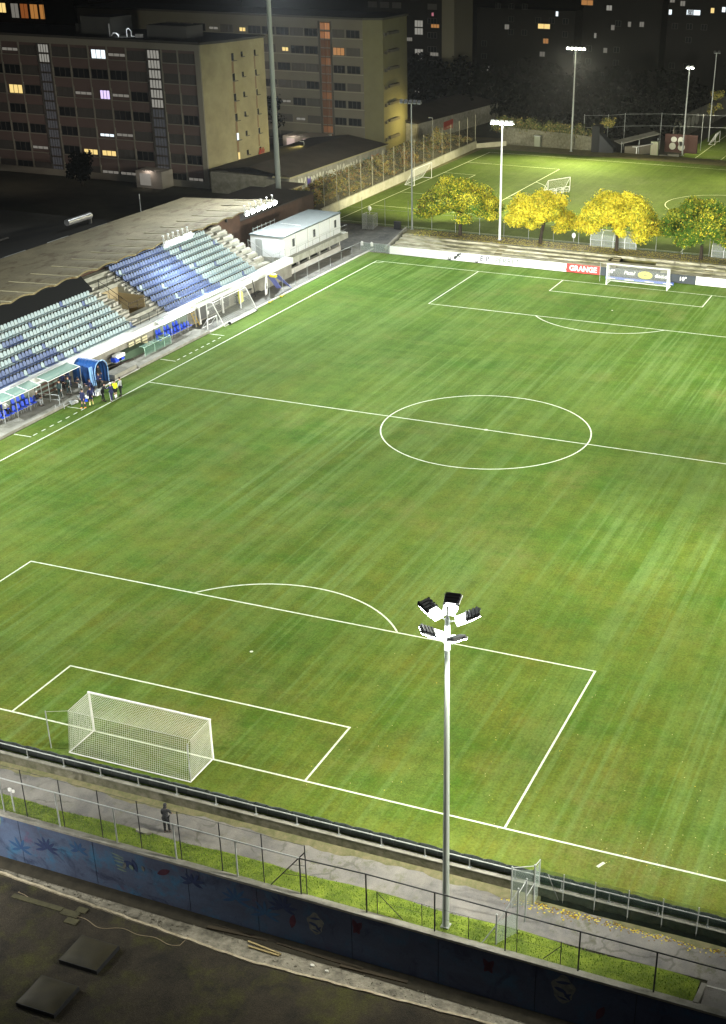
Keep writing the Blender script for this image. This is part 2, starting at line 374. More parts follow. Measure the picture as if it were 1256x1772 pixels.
for s, y0 in ((1, 0), (-1, L_)):
    for hw, d in ((20.16, 16.5), (9.16, 5.5)):
        for x in (-hw, hw): seg(mb, (x, y0 + s * eps), (x, y0 + s * (d - eps)), ext=False)
        seg(mb, (-hw, y0 + s * d), (hw, y0 + s * d))
    a = math.asin(5.5 / 9.15) + 0.006
    a0, a1 = (a, PI - a) if s == 1 else (PI + a, 2 * PI - a)
    arc(mb, (0, y0 + s * 11), 9.15, a0, a1)
    arc(mb, (0, y0 + s * 11), 0.055, 0, 2 * PI, n=16, w_=0.11)
    for x in (-W2, W2):
        q0 = {(1, -W2): 0, (1, W2): PI / 2, (-1, W2): PI, (-1, -W2): -PI / 2}[(s, x)]
        arc(mb, (x, y0), 1.0, q0 + 0.07, q0 + PI / 2 - 0.07, n=10)
# technical areas
for ya, yb in ((36.6, 44.2), (59.6, 69.2)):
    for y in (ya, yb): seg(mb, (-36.8, y), (-35.15, y))
    y = ya + 0.35; k = 0
    while y < yb - 0.3:
        seg(mb, (-35.15, y), (-35.15, y + 0.55), ext=False); y += 1.15
seg(mb, (25.3, -1.15), (25.45, -0.85), w_=0.16)
struct("pitch_markings", mb, white_line)

# second field, raised 1.2 m, with its own markings
mb = MB(); Z2 = 1.2
mb.box(-60, 119.9, -0.9, -35.3, 194, Z2 - 0.01); mb.box(-35.29, 117.0, -0.9, 70, 194, Z2 - 0.01); struct("raised_ground", mb, mat("leaf_strewn_earth", (0.20, 0.17, 0.05), 0.95, noise=(0.9, 0.2), col2=(0.08, 0.085, 0.035)))
mb = MB(); mb.quad((-49.3, 120.2, Z2), (60, 120.2, Z2), (60, 188, Z2), (-49.3, 188, Z2)); struct("second_pitch", mb, grass2)
yl = mat("second_line_paint", (0.70, 0.74, 0.42), 0.8)
mb = MB(); z = Z2 + 0.006; x0, x1, ya, yb = -46.8, 50.6, 121.3, 184.4; yc = 152.85
seg(mb, (x0, ya), (x1, ya), z); seg(mb, (x0, yb), (x1, yb), z); seg(mb, (x0, ya + eps), (x0, yb - eps), z, ext=False); seg(mb, (1.9, ya + eps), (1.9, yb - eps), z, ext=False)
arc(mb, (1.9, yc), 9.15, 0, 2 * PI, z + 0.003, 96)
for hw, d in ((20.16, 16.5), (9.16, 5.5)):
    for y in (yc - hw, yc + hw): seg(mb, (x0 + eps, y), (x0 + d - eps, y), z, ext=False)
    seg(mb, (x0 + d, yc - hw), (x0 + d, yc + hw), z)
a = math.asin(5.5 / 9.15); arc(mb, (x0 + 11, yc), 9.15, -PI / 2 + a, PI / 2 - a, z)
struct("second_pitch_markings", mb, yl)
# third field, top right
mb = MB(); mb.quad((-16, 196.5, 0.02), (40, 196.5, 0.02), (40, 260, 0.02), (-16, 260, 0.02)); struct("third_pitch", mb, grass2)
mb = MB(); seg(mb, (-13.1, 197.3), (30, 197.3), 0.03); seg(mb, (-13.1, 197.4), (-13.1, 255), 0.03, ext=False); seg(mb, (-8.4, 197.4), (-8.4, 255), 0.03, ext=False)
struct("third_pitch_markings", mb, yl)

# paved ground left and beyond the pitch
mb = MB(); mb.quad((-60, -3.3, -0.03), (-37.02, -3.3, -0.03), (-37.02, 117, -0.03), (-60, 117, -0.03)); mb.quad((-37.02, 110.22, -0.03), (60, 110.22, -0.03), (60, 117, -0.03), (-37.02, 117, -0.03))
mb.quad((-49.5, 111.4, -0.025), (-35.35, 111.4, -0.025), (-35.35, 120.19, Z2 + .004), (-49.5, 120.19, Z2 + .004))
mb.prism([(-35.35, 111.4, -.02), (-35.35, 120.1, Z2), (-35.35, 120.1, -.02)], (.05, 0, 0))
struct("yard_paving", mb, asphalt("yard_asphalt", (0.16, 0.155, 0.135), (0.085, 0.085, 0.08), False))
# near path and grass strip (lower level)
mb = MB(); mb.quad((-30, -5.75, -1.02), (60, -5.75, -1.02), (60, -4.4, -.72), (-30, -4.4, -.72)); mb.quad((-30, -4.4, -.72), (60, -4.4, -.72), (60, -3.6, -.62), (-30, -3.6, -.62))
mb.quad((31.6, YW(31.6), -1.02), (60, YW(60), -1.02), (60, -5.75, -1.02), (31.6, -5.75, -1.02))
struct("path", mb, path_m)
n = 90
mb = MB()
for i in range(n):
    xa = -30 + 61.3 * i / n; xb = -30 + 61.3 * (i + 1) / n
    ea = -5.62 + 0.10 * math.sin(xa * 0.9) - 0.018 * max(0, xa - 15); eb = -5.62 + 0.10 * math.sin(xb * 0.9) - 0.018 * max(0, xb - 15)
    mb.quad((xa, YW(xa), -0.97), (xb, YW(xb), -0.97), (xb, eb, -0.985), (xa, ea, -0.985))
struct("grass_verge", mb, verge)
# dirt edge along the retaining wall
mb = MB(); zp = lambda y: -.62 - .125 * (-3.6 - y) if y > -4.4 else -.72 - .222 * (-4.4 - y)
for i in range(140):
    xa = -16 + i * 0.375; xb = xa + 0.375; wf = lambda q: 0.20 + 0.26 * abs(math.sin(q * 0.33 + 1)) + 0.07 * math.sin(q * 2.1) + .05 * math.sin(q * 5.3 + 1)
    ya_, yb_ = -3.66 - wf(xa), -3.66 - wf(xb)
    mb.quad((xa, ya_, zp(ya_) + .004), (xb, yb_, zp(yb_) + .004), (xb, -3.64, -.54), (xa, -3.64, -.54))
struct("dirt_edge", mb, mat("mossy_dirt", (0.20, 0.175, 0.10), 0.95, noise=(2.5, 0.2), col2=(0.09, 0.10, 0.04)))
# sprouting grass blades on the verge
mb = MB()
for _ in range(9000):
    x = random.uniform(-10, 31.2); y = random.uniform(YW(x) + 0.03, -5.68 - 0.018 * max(0, x - 15)); h = random.uniform(0.04, 0.13); a = random.random() * PI
    dx, dy = math.cos(a) * 0.02, math.sin(a) * 0.02; lx, ly = random.uniform(-.05, .05), random.uniform(-.05, .05)
    mb.add([(x - dx, y - dy, -0.98), (x + dx, y + dy, -0.98), (x + lx, y + ly, -0.98 + h)], [(0, 1, 2)], 0 if random.random() < .6 else 1)
tag(mb.build("grass_tufts", [mat("blade_light", (0.20, 0.30, 0.025), 0.8), mat("blade_dark", (0.07, 0.14, 0.01), 0.8)]), "short bright grass growing on the strip above the mural wall", "grass", kind='stuff')

# ================================================================== NEAR SIDE
# retaining wall with kerb, rail, rolled ground sheet
rw = thing("retaining_wall", "low mossy stone wall with grey kerb along the near goal line", "wall", (5, -3.5, -1.0))
MB().box(-30, -3.64, -1.1, 60, -3.38, -0.03).build("wall", mossy, rw)
MB().box(-30, -3.66, -0.03, 60, -3.42, 0.02).build("coping", concrete, rw)
rl = thing("touchline_rail", "galvanised tube rail on the near kerb behind the netted goal", "railing", (5, -3.5, 0.03))
mb = MB(); mb.tube((-30, -3.5, 0.55), (60, -3.5, 0.55), 0.032); mb.build("top_rail", galv, rl)
x = -12.3
while x < 38:
    MB().tube((x, -3.5, 0.03), (x, -3.5, 0.55), 0.032).box(x - .08, -3.58, 0.032, x + .08, -3.42, 0.045).build("post", galv, rl); x += 2.28
rt = thing("rolled_tarpaulin", "long black rolled sheet lying behind the near rail", "tarpaulin", (5, -3.0, 0))
roll = MB(); ties = MB(); x = -14.0
while x < 38:
    n = 12; pts = []
    l = 1.14
    for k in range(7):
        f = k / 6; r = 0.235 * (0.86 + 0.14 * math.sin(PI * f) ** 0.5) * random.uniform(0.96, 1.03)
        pts.append((x + f * l, r))
    for (xa, ra), (xb, rb) in zip(pts[:-1], pts[1:]):
        roll.tube((xa, -3.20, ra * 0.95 + .03), (xb, -3.20, rb * 0.95 + .03), ra, rb, 12, cap=False)
    MB().tube((x - 0.02, -3.20, 0.23), (x + 0.02, -3.20, 0.23), 0.21, n=12).build("tie", darkmetal, rt)
    x += l
roll.build("sheet_roll", mat("black_sheet", (0.008, 0.013, 0.012), 0.6, 0.25, noise=(5, 0.2), col2=(0.016, 0.022, 0.02)), rt)

# mural wall (generic painted shapes) + coping
def mural_mat():
    m = mat("mural_paint", (0.05, 0.1, 0.3), 0.7); nt, N, L = G(m); b = N["Principled BSDF"]; v = N.new("ShaderNodeTexCoord").outputs["Object"]
    c = mixc(nt, ramp(nt, nz(nt, v, 0.30, 4, 0.6, sc3=(1, 1, 2)), 0.35, 0.65), (0.062, 0.076, 0.125), (0.085, 0.125, 0.21))
    c = mixc(nt, math_(nt, 'MULTIPLY', ramp(nt, nz(nt, v, 0.55, 5, 0.7, loc=(8, 0, 3)), 0.52, 0.68), 0.7), c, (0.02, 0.16, 0.30))
    c = mixc(nt, math_(nt, 'MULTIPLY', ramp(nt, nz(nt, v, 0.45, 5, 0.7, dist=1.5, loc=(2, 0, 9)), 0.54, 0.66), 0.75), c, (0.016, 0.022, 0.055))
    c = mixc(nt, math_(nt, 'MULTIPLY', ramp(nt, nz(nt, v, 0.6, 4, 0.7, loc=(22, 0, 1)), 0.60, 0.70), 0.45), c, (0.14, 0.03, 0.07))
    # blends to dark navy further along the wall
    sp = N.new("ShaderNodeSeparateXYZ"); L.new(v, sp.inputs[0]); along = ramp(nt, math_(nt, 'MULTIPLY', sp.outputs[0], 0.05), 0.05, 0.45)
    c = mixc(nt, math_(nt, 'MULTIPLY', along, 0.60), c, (0.02, 0.028, 0.07))
    c = mixc(nt, 1.0, c, ramp(nt, nz(nt, v, 9, 4, 0.8), 0.25, 0.75, (0.8, 0.8, 0.8, 1), (1.15, 1.15, 1.15, 1)), 'MULTIPLY')
    L.new(c, b.inputs["Base Color"]); return m
mw = thing("mural_wall", "tall blue wall painted with leaves and figures below the grass strip", "wall", (5, -7.2, -4.0))
mm = mural_mat()
xs = [-30, -8.4, -3.6, 0.9, 6.35, 10.2, 15.2, 19.6, 24.3, 28.9, 60]
for xa, xb in zip(xs[:-1], xs[1:]):
    ya, yb = YW(xa + .015), YW(xb - .015)
    MB().prism([(xa + .015, ya, -4.2), (xb - .015, yb, -4.2), (xb - .015, yb - .25, -4.2), (xa + .015, ya - .25, -4.2)], (0, 0, 3.14)).build("wall_panel", mm, mw)
    MB().prism([(xa - .015, YW(xa) - .02, -4.2), (xa + .015, YW(xa) - .02, -4.2), (xa + .015, YW(xa) - .22, -4.2), (xa - .015, YW(xa) - .22, -4.2)], (0, 0, 3.12)).build("joint", black, mw)
ya, yb = YW(-30), YW(60)
MB().prism([(-30, ya + .06, -1.06), (60, yb + .06, -1.06), (60, yb - .30, -1.06), (-30, ya - .30, -1.06)], (0, 0, 0.13)).build("coping", concrete, mw)
# painted shapes: thin layers of paint on the outer face
def paint(pts, x, z, s, m, name="painted_figure", lay=0, flip=1):
    p3 = [(x + px * s * flip, YW(x + px * s * flip) - .252 - .003 * lay, z + pz * s) for px, pz in pts]
    MB().prism(p3, (0, -0.003, 0)).build(name, m, mw)
pl = mat("mural_pale", (0.20, 0.20, 0.17), 0.8, noise=(4, 0.2), col2=(0.07, 0.08, 0.09)); pg = mat("mural_green", (0.20, 0.27, 0.20), 0.8, noise=(5, .25), col2=(0.08, 0.12, 0.12))
pn = mat("mural_navy", (0.018, 0.028, 0.075), 0.8, noise=(3, .2), col2=(0.03, 0.05, 0.13)); pr_ = mat("mural_red", (0.09, 0.022, 0.04), 0.8, noise=(2, .2), col2=(0.04, 0.012, 0.03)); pt = mat("mural_teal", (0.03, 0.10, 0.20), 0.8, noise=(2, .2), col2=(0.03, 0.06, 0.16))
def leaf(x, z, ang, ln, wd, m, lay=0):
    pts = []
    for k in range(9): f = k / 8; pts.append((f * ln, wd * math.sin(PI * f) ** 0.8))
    for k in range(7, 0, -1): f = k / 8; pts.append((f * ln, -wd * math.sin(PI * f) ** 0.8))
    c, s_ = math.cos(ang), math.sin(ang); paint([(px * c - pz * s_, px * s_ + pz * c) for px, pz in pts], x, z, 1, m, "painted_leaf", lay)
def palm(x, z, m, r=0.8, n=7, lay=0):
    for k in range(n): leaf(x, z, R(-20 + 220 * k / (n - 1)), r * random.uniform(.8, 1.1), 0.09, m, lay + (k % 2))
palm(-2.0, -2.4, pn, 0.75, 8); palm(-3.7, -2.9, pt, .8, 6); palm(9.0, -2.2, pt, 0.9, 7); palm(6.6, -1.9, pn, 0.7, 7, 2)
palm(10.6, -2.6, pt, .9, 7); palm(11.6, -1.9, pn, .8, 8, 2); palm(0.0, -1.9, pt, .6, 6)
leaf(-5.2, -2.0, R(60), 1.0, .2, pg); leaf(-5.0, -2.1, R(95), .8, .15, pn, 1)
for i in range(5): leaf(1.95 + .06 * i, -1.45 - .23 * i, R(-12 + 6 * (i % 3)), 0.8 - .05 * i, .055, pg, 0)   # striped figure
leaf(2.7, -1.75, R(-30), .7, .22, pn, 1); leaf(3.2, -1.5, R(-75), .8, .15, pn, 1); leaf(3.0, -1.9, R(-60), .35, .12, pg, 2); leaf(3.75, -1.75, R(-80), .35, .09, pl, 2); leaf(2.6, -2.3, R(70), .5, .1, pl, 2)
for x_, z_ in ((13.3, -2.3), (25.6, -2.0)):
    big = x_ > 20; S = 1.25 if big else 1.0
    paint([(0.42 * math.cos(t) * (1 + .15 * math.sin(5 * t)), 0.62 * math.sin(t) * (1 + .1 * math.cos(4 * t))) for t in [2 * PI * k / 24 for k in range(24)]], x_, z_, S, pl, "painted_figure")
    for dx, dz, a_, l_, wd_ in ((-.3, .25, 10, .6, .07), (-.35, 0, -15, .5, .09), (0, -.1, -50, .45, .07), (.05, -.35, 40, .35, .05), (-.2, -.4, -10, .4, .05)):
        leaf(x_ + dx * S, z_ + dz * S, R(a_), l_ * S, wd_ * S, pn, 1)
for x_, z_, a_ in ((15.3, -2.2, 60), (15.6, -2.2, 110), (12.0, -3.0, 80), (21.8, -1.5, -60), (22.3, -1.5, -120), (27.2, -3.2, 70), (4.6, -2.0, 30)): leaf(x_, z_, R(a_), .9, .17, pr_)

# fence on the mural wall
fe = thing("mesh_fence", "galvanised post and rail fence standing on the mural wall coping", "fence", (5, -7.1, -0.93))
x = -14.77; k = 0; px_ = None; tops = []
while x < 40:
    h = 2.18 if x < 15 else 2.31; y = YW(x) - .02
    m_ = galv if x < 12 else darkmetal
    MB().tube((x, y, -0.94), (x, y, -0.94 + h - .06), 0.038, n=8).build("post", m_, fe)
    tops.append((x, y, -0.94 + h - .06)); x += 3.41
for i, (a_, b_) in enumerate(zip(tops[:-1], tops[1:])): MB().tube(a_, b_, 0.034, n=8).build("top_rail", galv if a_[0] < 11 else darkmetal, fe)
fmesh = mesh_mat("chain_link", (0.20, 0.21, 0.20), 0.06, 0.0022)
fe2 = thing("tall_net_fence", "thin dark tall posts with top wire and a diagonal brace beside the mural wall", "fence", (5, -7.0, -0.93))
x = -14.58; P2 = []
while x < 14.9: 
    y = YW(x) + .06; MB().tube((x, y, -0.94), (x, y, 1.94), 0.027, n=6).build("post", darkmetal, fe2); P2.append((x, y, 1.92)); x += 2.28
x_, y_ = P2[-1][0], P2[-1][1]
mb = MB().path(P2, 0.009, 4); mb.build("top_wire", darkmetal, fe2)
MB().tube((x_ - 1.9, y_, -0.9), (x_, y_, 1.55), 0.03).tube((x_ - .75, y_, .62), (x_, y_, .75), .014).tube((x_ - 1.25, y_, -.05), (x_, y_, 0.1), .014).build("brace", darkmetal, fe2)
mb = MB(); a_ = P2[0]; mb.quad((a_[0], YW(a_[0]) + .06, -0.9), (x_, YW(x_) + .06, -0.9), (x_, YW(x_) + .06, 1.9), (a_[0], YW(a_[0]) + .06, 1.9))
mb.build("wire_mesh", fmesh, fe2)
lf = thing("low_wire_fence", "low thin wire fence with slanted braces on the verge edge", "fence", (19, -7.1, -0.95))
low = [16.41, 18.65, 20.94, 23.25, 25.3]
for x in low: MB().tube((x, YW(x) + .10, -0.96), (x, YW(x) + .10, 0.35), 0.02, n=6).build("post", darkmetal, lf)
MB().tube((16.41, YW(16.4) + .1, 0.3), (17.7, YW(17.7) + .1, -0.9), .018).tube((25.3, YW(25.3) + .1, 0.1), (24.5, YW(24.5) + .1, -0.9), .018).build("brace", darkmetal, lf)
MB().path([(x, YW(x) + .10, .33) for x in low], .006, 4).path([(x, YW(x) + .10, -.2) for x in low], .005, 4).build("wire", darkmetal, lf)

# gate and fence on the right
green_net = mesh_mat("green_netting", (0.14, 0.24, 0.19), 0.07, 0.012)
rf = thing("netting_fence", "chain link fence with faint green netting beyond the open gate", "fence", (28, -3.8, -1.0))
fx = [24.35, 25.85, 27.42, 29.0, 30.6, 32.2, 33.8]
for x in fx: MB().tube((x, -3.82, -1.0), (x, -3.82, 1.25), .026, n=6).build("post", galv, rf)
mb = MB(); mb.quad((23.2, -3.80, -1.0), (36, -3.80, -1.0), (36, -3.80, 1.25), (23.2, -3.80, 1.25)); mb.build("netting", green_net, rf)
MB().tube((23.6, -3.82, 1.0), (24.25, -3.82, -.6), .02).build("brace", galv, rf)
net2 = mat("dark_green_shade_net", (0.035, 0.055, 0.045), 0.9, noise=(6, .2), col2=(0.02, 0.03, 0.025))
mb = MB(); n = 40
for i in range(n):
    xa = 23.3 + i * .33; xb = xa + .33; za, zb = [-0.30 + .05 * math.sin(v * 3.1) + .03 * math.sin(v * 7) for v in (xa, xb)]
    mb.quad((xa, -3.86, -1.0), (xb, -3.86, -1.0), (xb, -3.84, zb), (xa, -3.84, za))
mb.build("shade_net", net2, rf)
gt = thing("mesh_gate", "open galvanised mesh gate crossing the cracked path", "gate", (22.9, -5.0, -1.02))
gm = mesh_mat("gate_mesh", (0.38, 0.47, 0.42), 0.06, 0.015)
A = (23.05, -4.15); B = (22.98, -5.17); C = (22.85, -5.95); D = (22.21, -7.0); E_ = (22.1, -4.6); F = (23.1, -3.55)
for (x, y), h in ((A, 2.65), (B, 2.6), (C, 2.6), (D, 1.75), (E_, 2.6)): MB().tube((x, y, -1.02), (x, y, -1.02 + h), .04, n=8).ball((x, y, -1.0 + h), .05, nu=6, nv=4).build("post", galv, gt)
MB().tube((F[0], F[1], .03), (F[0], F[1], 1.55), .03).build("post", galv, gt)
MB().tube((*A, 1.6), (*E_, 1.55), .022).tube((*A, -.85), (*E_, -.85), .022).build("gate_frame", galv, gt)
MB().tube((*A, 1.6), (*F, 1.53), .022).build("slanted_rail", galv, gt); MB().tube((*B, .55), (*A, .6), .018).build("slanted_rail", galv, gt); MB().tube((*B, 1.55), (*C, 1.3), .022).build("slanted_rail", galv, gt); MB().tube((*C, 1.55), (22.2, -6.9, .1), .026).tube((22.2, -6.9, .1), (21.6, YW(21.6) + .05, -.95), .026).build("slanted_rail", galv, gt)
mb = MB()
for p, q, h in ((A, E_, 2.4), (A, F, 2.4), (C, D, 1.3)): MB().quad((*p, -.95), (*q, -.95), (*q, -1.0 + h), (*p, -1.0 + h)).build("gate_mesh", gm, gt)
# ramp down at the right
rp = thing("access_ramp", "pale concrete ramp between low side walls at the verge end", "ramp", (32, -7, -1.0))
MB().prism([(31.27, YW(31.3) + .02, -1.3), (31.5, YW(31.5) + .02, -1.3), (31.62, -6.1, -1.3), (31.39, -6.1, -1.3)], (0, 0, .42)).build("side_wall", concrete, rp)
MB().quad((31.55, YW(32), -1.9), (36, YW(36), -1.9), (36, -6.1, -1.0), (31.63, -6.1, -1.0)).build("slope", palecon, rp)
MB().box(31.6, -6.15, -1.2, 38, -6.05, -0.99).build("threshold", palecon, rp)
mp_ = thing("marker_post", "short white twin marker post standing on the verge at the left", "post", (-4.1, -6.6, -1.0))
MB().tube((-4.1, -6.65, -.98), (-4.1, -6.65, .35), .04).build("stem", galv, mp_)
MB().box(-4.24, -6.70, .30, -4.08, -6.60, .46).box(-4.02, -6.70, .26, -3.90, -6.60, .40).build("cap", white, mp_)
bh = tag(MB().prism([(3.0 + .42 * math.cos(t) + .05 * math.sin(3 * t), -5.72 + .16 * math.sin(t), -1.0) for t in [k * PI / 6 for k in range(12)]], (0, 0, .14)).build("drain_stone", concrete), "flat pale stone slab at the verge edge near the walker", "stone")

ml = thing("assumed_lamp_post", "assumed lamp post on the near building, added to light the mural wall from the left", "added street lamp", (-8.9, -13.4, -3.86))  # unseen lamp post, assumed from the light on the mural wall
MB().tube((-8.9, -13.4, -3.86), (-8.9, -13.4, .7), .06, .05).build("pole", galv, ml); MB().obox((-8.9, -13.2, .8), (.14, .25, .06)).build("lamp_head", galv, ml)
# lower strip + flat roof of the near building
st_ = mat("litter_concrete", (0.26, 0.24, 0.19), 0.95, noise=(1.6, .2), col2=(0.07, 0.065, 0.05), bump=(9, .9))
mb = MB(); mb.quad((-30, -9.5, -4.03), (60, -9.5, -4.03), (60, -6.6, -4.03), (-30, -6.6, -4.03)); struct("gully_floor", mb, st_)
nb = thing("near_building", "dark flat roofed building below the camera with a pale roof edge", "building", (10, -20, -4.0))
YR = lambda x: -8.15 - 0.075 * min(x + 4.6, 15.2) + 0.03 * max(0, x - 10.6)
def roofmat():
    m = mat("mossy_roof_gravel", (0.05, 0.045, 0.03), 0.95); nt, N, L = G(m); b = N["Principled BSDF"]; v = N.new("ShaderNodeTexCoord").outputs["Object"]
    c = mixc(nt, ramp(nt, nz(nt, v, .5, 5, .7), .35, .65), (0.013, 0.0115, 0.009), (0.036, 0.030, 0.019))
    c = mixc(nt, math_(nt, 'MULTIPLY', ramp(nt, nz(nt, v, .33, 5, .7, loc=(4, 4, 0)), .50, .68), .8), c, (0.05, 0.052, 0.010))
    c = mixc(nt, 1.0, c, ramp(nt, nz(nt, v, 18, 3, .85), .3, .72, (.35, .35, .35, 1), (1.9, 1.85, 1.8, 1)), 'MULTIPLY')
    L.new(c, b.inputs["Base Color"])
    bp = N.new("ShaderNodeBump"); bp.inputs["Strength"].default_value = 1.0; bp.inputs["Distance"].default_value = .06; L.new(nz(nt, v, 22, 3), bp.inputs["Height"]); L.new(bp.outputs[0], b.inputs["Normal"]); return m
mb = MB(); n = 60
for i in range(n):
    xa = -20 + i; xb = xa + 1
    mb.quad((xa, -45, -3.86), (xb, -45, -3.86), (xb, YR(xb) - .1, -3.86), (xa, YR(xa) - .1, -3.86))
mb.build("roof", roofmat(), nb)
mb = MB()
for i in range(240):
    xa = -20 + i * .25; xb = xa + .25; j = lambda v: .02 * math.sin(v * 2.7) + .015 * math.sin(v * 6.1)
    pts = [(xa, YR(xa) - .10 + j(xa), -4.1), (xb, YR(xb) - .10 + j(xb), -4.1), (xb, YR(xb) + .03 + j(xb), -4.1), (xa, YR(xa) + .03 + j(xa), -4.1)]
    mb.prism(pts, (0, 0, .33))
mb.build("roof_edge", mat("pale_edge_strip", (0.42, 0.37, 0.27), .8, noise=(3, .2), col2=(0.20, .17, .11)), nb)
sg = mat("skylight_dome", (0.045, 0.040, 0.024), .6, .15, noise=(1.1, .2), col2=(0.03, 0.028, 0.02))
for cx, cy, hx, hy in ((3.52, -11.75, 1.05, .92), (3.38, -14.75, 1.02, .95), (4.0, -18.2, 1.0, .95)):
    MB().box(cx - hx, cy - hy, -3.9, cx + hx, cy + hy, -3.62).build("skylight_kerb", darkmetal, nb)
    N_ = 10; vs = []; 
    for i in range(N_ + 1):
        for j in range(N_ + 1):
            u, v = -1 + 2 * i / N_, -1 + 2 * j / N_
            vs.append((cx + u * (hx - .03), cy + v * (hy - .03), -3.61 + .17 * (1 - u ** 4) * (1 - v ** 4)))
    fs = [(i * (N_ + 1) + j, (i + 1) * (N_ + 1) + j, (i + 1) * (N_ + 1) + j + 1, i * (N_ + 1) + j + 1) for i in range(N_) for j in range(N_)]
    MB().add(vs, fs, 0, True).build("skylight", sg, nb)
slab = mat("roof_paver", (0.075, 0.07, 0.035), .9, noise=(2, .2), col2=(0.035, .033, .018))
tag(MB().box(0.4, -9.75, -3.855, 1.35, -9.35, -3.80).box(1.0, -9.32, -3.855, 1.55, -8.95, -3.80).box(.95, -10.2, -3.855, 1.6, -9.8, -3.8).box(-2.6, -9.6, -3.855, .36, -9.3, -3.8).build("roof_pavers", slab), "worn concrete pavers in a cross on the dark roof corner", "paving slabs")
pts = [(-2.5, -9.05, -3.84)]
for k in range(60):
    f = k / 59; x = -2.5 + 9.6 * f; pts.append((x, -9.15 - .55 * math.sin(f * 2.6) - .12 * math.sin(f * 15) + .10 * math.sin(f * 31), -3.835))
pts.append((7.25, -8.95, -3.75)); tag(MB().path(pts, .016, 5).build("roof_cable", mat("old_cable", (0.25, .2, .13), .8)), "thin tan cable snaking across the dark roof", "cable")
wood = mat("raw_timber", (0.33, 0.27, 0.13), .8, noise=(4, .2, (1, 8, 1)), col2=(.2, .15, .07))
tag(MB().obox((10.9, -8.15, -3.92), (.95, .045, .03), Matrix.Rotation(R(-7), 3, 'Z')).obox((10.95, -8.32, -3.96), (.85, .05, .03), Matrix.Rotation(R(-2), 3, 'Z')).build("timber_planks", wood), "two loose tan timber planks lying beside the roof edge", "planks")
for (x, y, r, l) in ((13.55, -8.35, .10, "round pale lump of debris on the gully floor"), (14.35, -8.45, .09, "second small pale lump of debris right of the round one")):
    b_ = MB().ball((x, y, -3.97), r, nu=9, nv=6, sc_=(1.2, .9, .6)); tag(b_.build("rubble", palecon), l, "rubble")
mb = MB()
for _ in range(420):
    x = random.uniform(-6, 30); y = random.uniform(YR(x) + .1, YW(x) - .6); s = random.uniform(.015, .055)
    mb.obox((x, y, -4.02), (s, s * .8, s * .5), Euler((random.random(), random.random(), random.random() * 3)).to_matrix())
tag(mb.build("gravel", st_), "scattered small stones and debris on the gully floor", "gravel", kind='stuff')
pb = thing("broken_pallet", "dark rotten boards heaped at the foot of the mural wall", "boards", (8, -7.6, -4))
for x, y, l, a in ((8.1, -7.5, 1.9, -3), (9.2, -7.72, 1.6, 4), (13.6, -7.7, 2.3, -2), (16.5, -7.85, 1.7, 2)): MB().obox((x, y, -3.93), (l, .10, .05), Matrix.Rotation(R(a), 3, 'Z')).build("board", mat("rotten_board", (0.045, .035, .022), .95), pb)
slp = MB(); n = 40  # dark sloped strip along the foot of the mural wall
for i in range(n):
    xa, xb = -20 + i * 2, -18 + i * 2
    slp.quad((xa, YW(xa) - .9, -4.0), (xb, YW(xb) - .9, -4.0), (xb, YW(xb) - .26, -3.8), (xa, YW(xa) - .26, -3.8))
struct("wall_foot_strip", slp, mat("dark_foot_strip", (0.04, 0.034, 0.022), .95, noise=(2, .2), col2=(.018, .016, .01)))

# ------------------------------------------------------------------ goals
netw = mat("net_cord", (0.62, 0.64, 0.58), .8)
def grid(mb, a, b, c, d, cell, r, sag=0.0):
    """net panel on quad a-b-c-d"""
    a, b, c, d = map(Vector, (a, b, c, d)); nu = max(2, int((b - a).length / cell)); nv = max(2, int((d - a).length / cell))
    def P(u, v):
        p = a.lerp(b, u).lerp(d.lerp(c, u), v); p.z -= sag * math.sin(PI * u) * math.sin(PI * v); return p
    K = 8 if sag else 1
    for i in range(nu + 1):
        for k in range(K): mb.tube(P(i / nu, k / K), P(i / nu, (k + 1) / K), r, n=3, cap=False, smooth=False)
    for j in range(nv + 1):
        for k in range(K): mb.tube(P(k / K, j / nv), P((k + 1) / K, j / nv), r, n=3, cap=False, smooth=False)
def goal(label, ya, s, group, depth_b=2.3, top=1.9, sag=.12):
    """s=-1: net goes to -y"""
    g = thing("football_goal", label, "goal", (0, ya, 0), 0, group)
    for x in (-3.72, 3.72): MB().tube((x, ya, 0), (x, ya, 2.50), .06, n=12).build("post", white, g)
    MB().tube((-3.78, ya, 2.50), (3.78, ya, 2.50), .06, n=12).build("crossbar", white, g)
    MB().path([(-3.72, ya, .04), (-3.72, ya + s * depth_b, .04), (3.72, ya + s * depth_b, .04), (3.72, ya, .04)], .035, 8).build("ground_frame", white, g)
    mb = MB(); r = .0070; c = .115; yt = ya + s * top; yb = ya + s * depth_b
    grid(mb, (-3.72, ya, 2.5), (3.72, ya, 2.5), (3.72, yt, 2.42), (-3.72, yt, 2.42), c, r, sag)
    grid(mb, (-3.72, yb, .05), (3.72, yb, .05), (3.72, yt, 2.42), (-3.72, yt, 2.42), c, r)
    for x in (-3.72, 3.72): grid(mb, (x, ya, .05), (x, yb, .05), (x, yt, 2.42), (x, ya, 2.5), c, r)
    mb.build("net", netw, g)
    MB().path([(-3.72, ya, 2.5), (-3.72, yt, 2.42), (3.72, yt, 2.42), (3.72, ya, 2.5)], .014, 5).build("net_edge", netw, g)
    for x in (-4.9, 3.72): 
        MB().tube((x, yt - .35 * -s * (1), 0), (x, yt - .35 * -s, 2.35), .03).build("net_pole", galv, g)
    MB().tube((-4.9, yt + .35 * s, 2.3), (-3.72, yt, 2.42), .008, n=4).tube((3.72, yt + .35 * s, 2.33), (3.72, yt, 2.42), .008, n=4).build("guy_rope", netw, g)
    return g
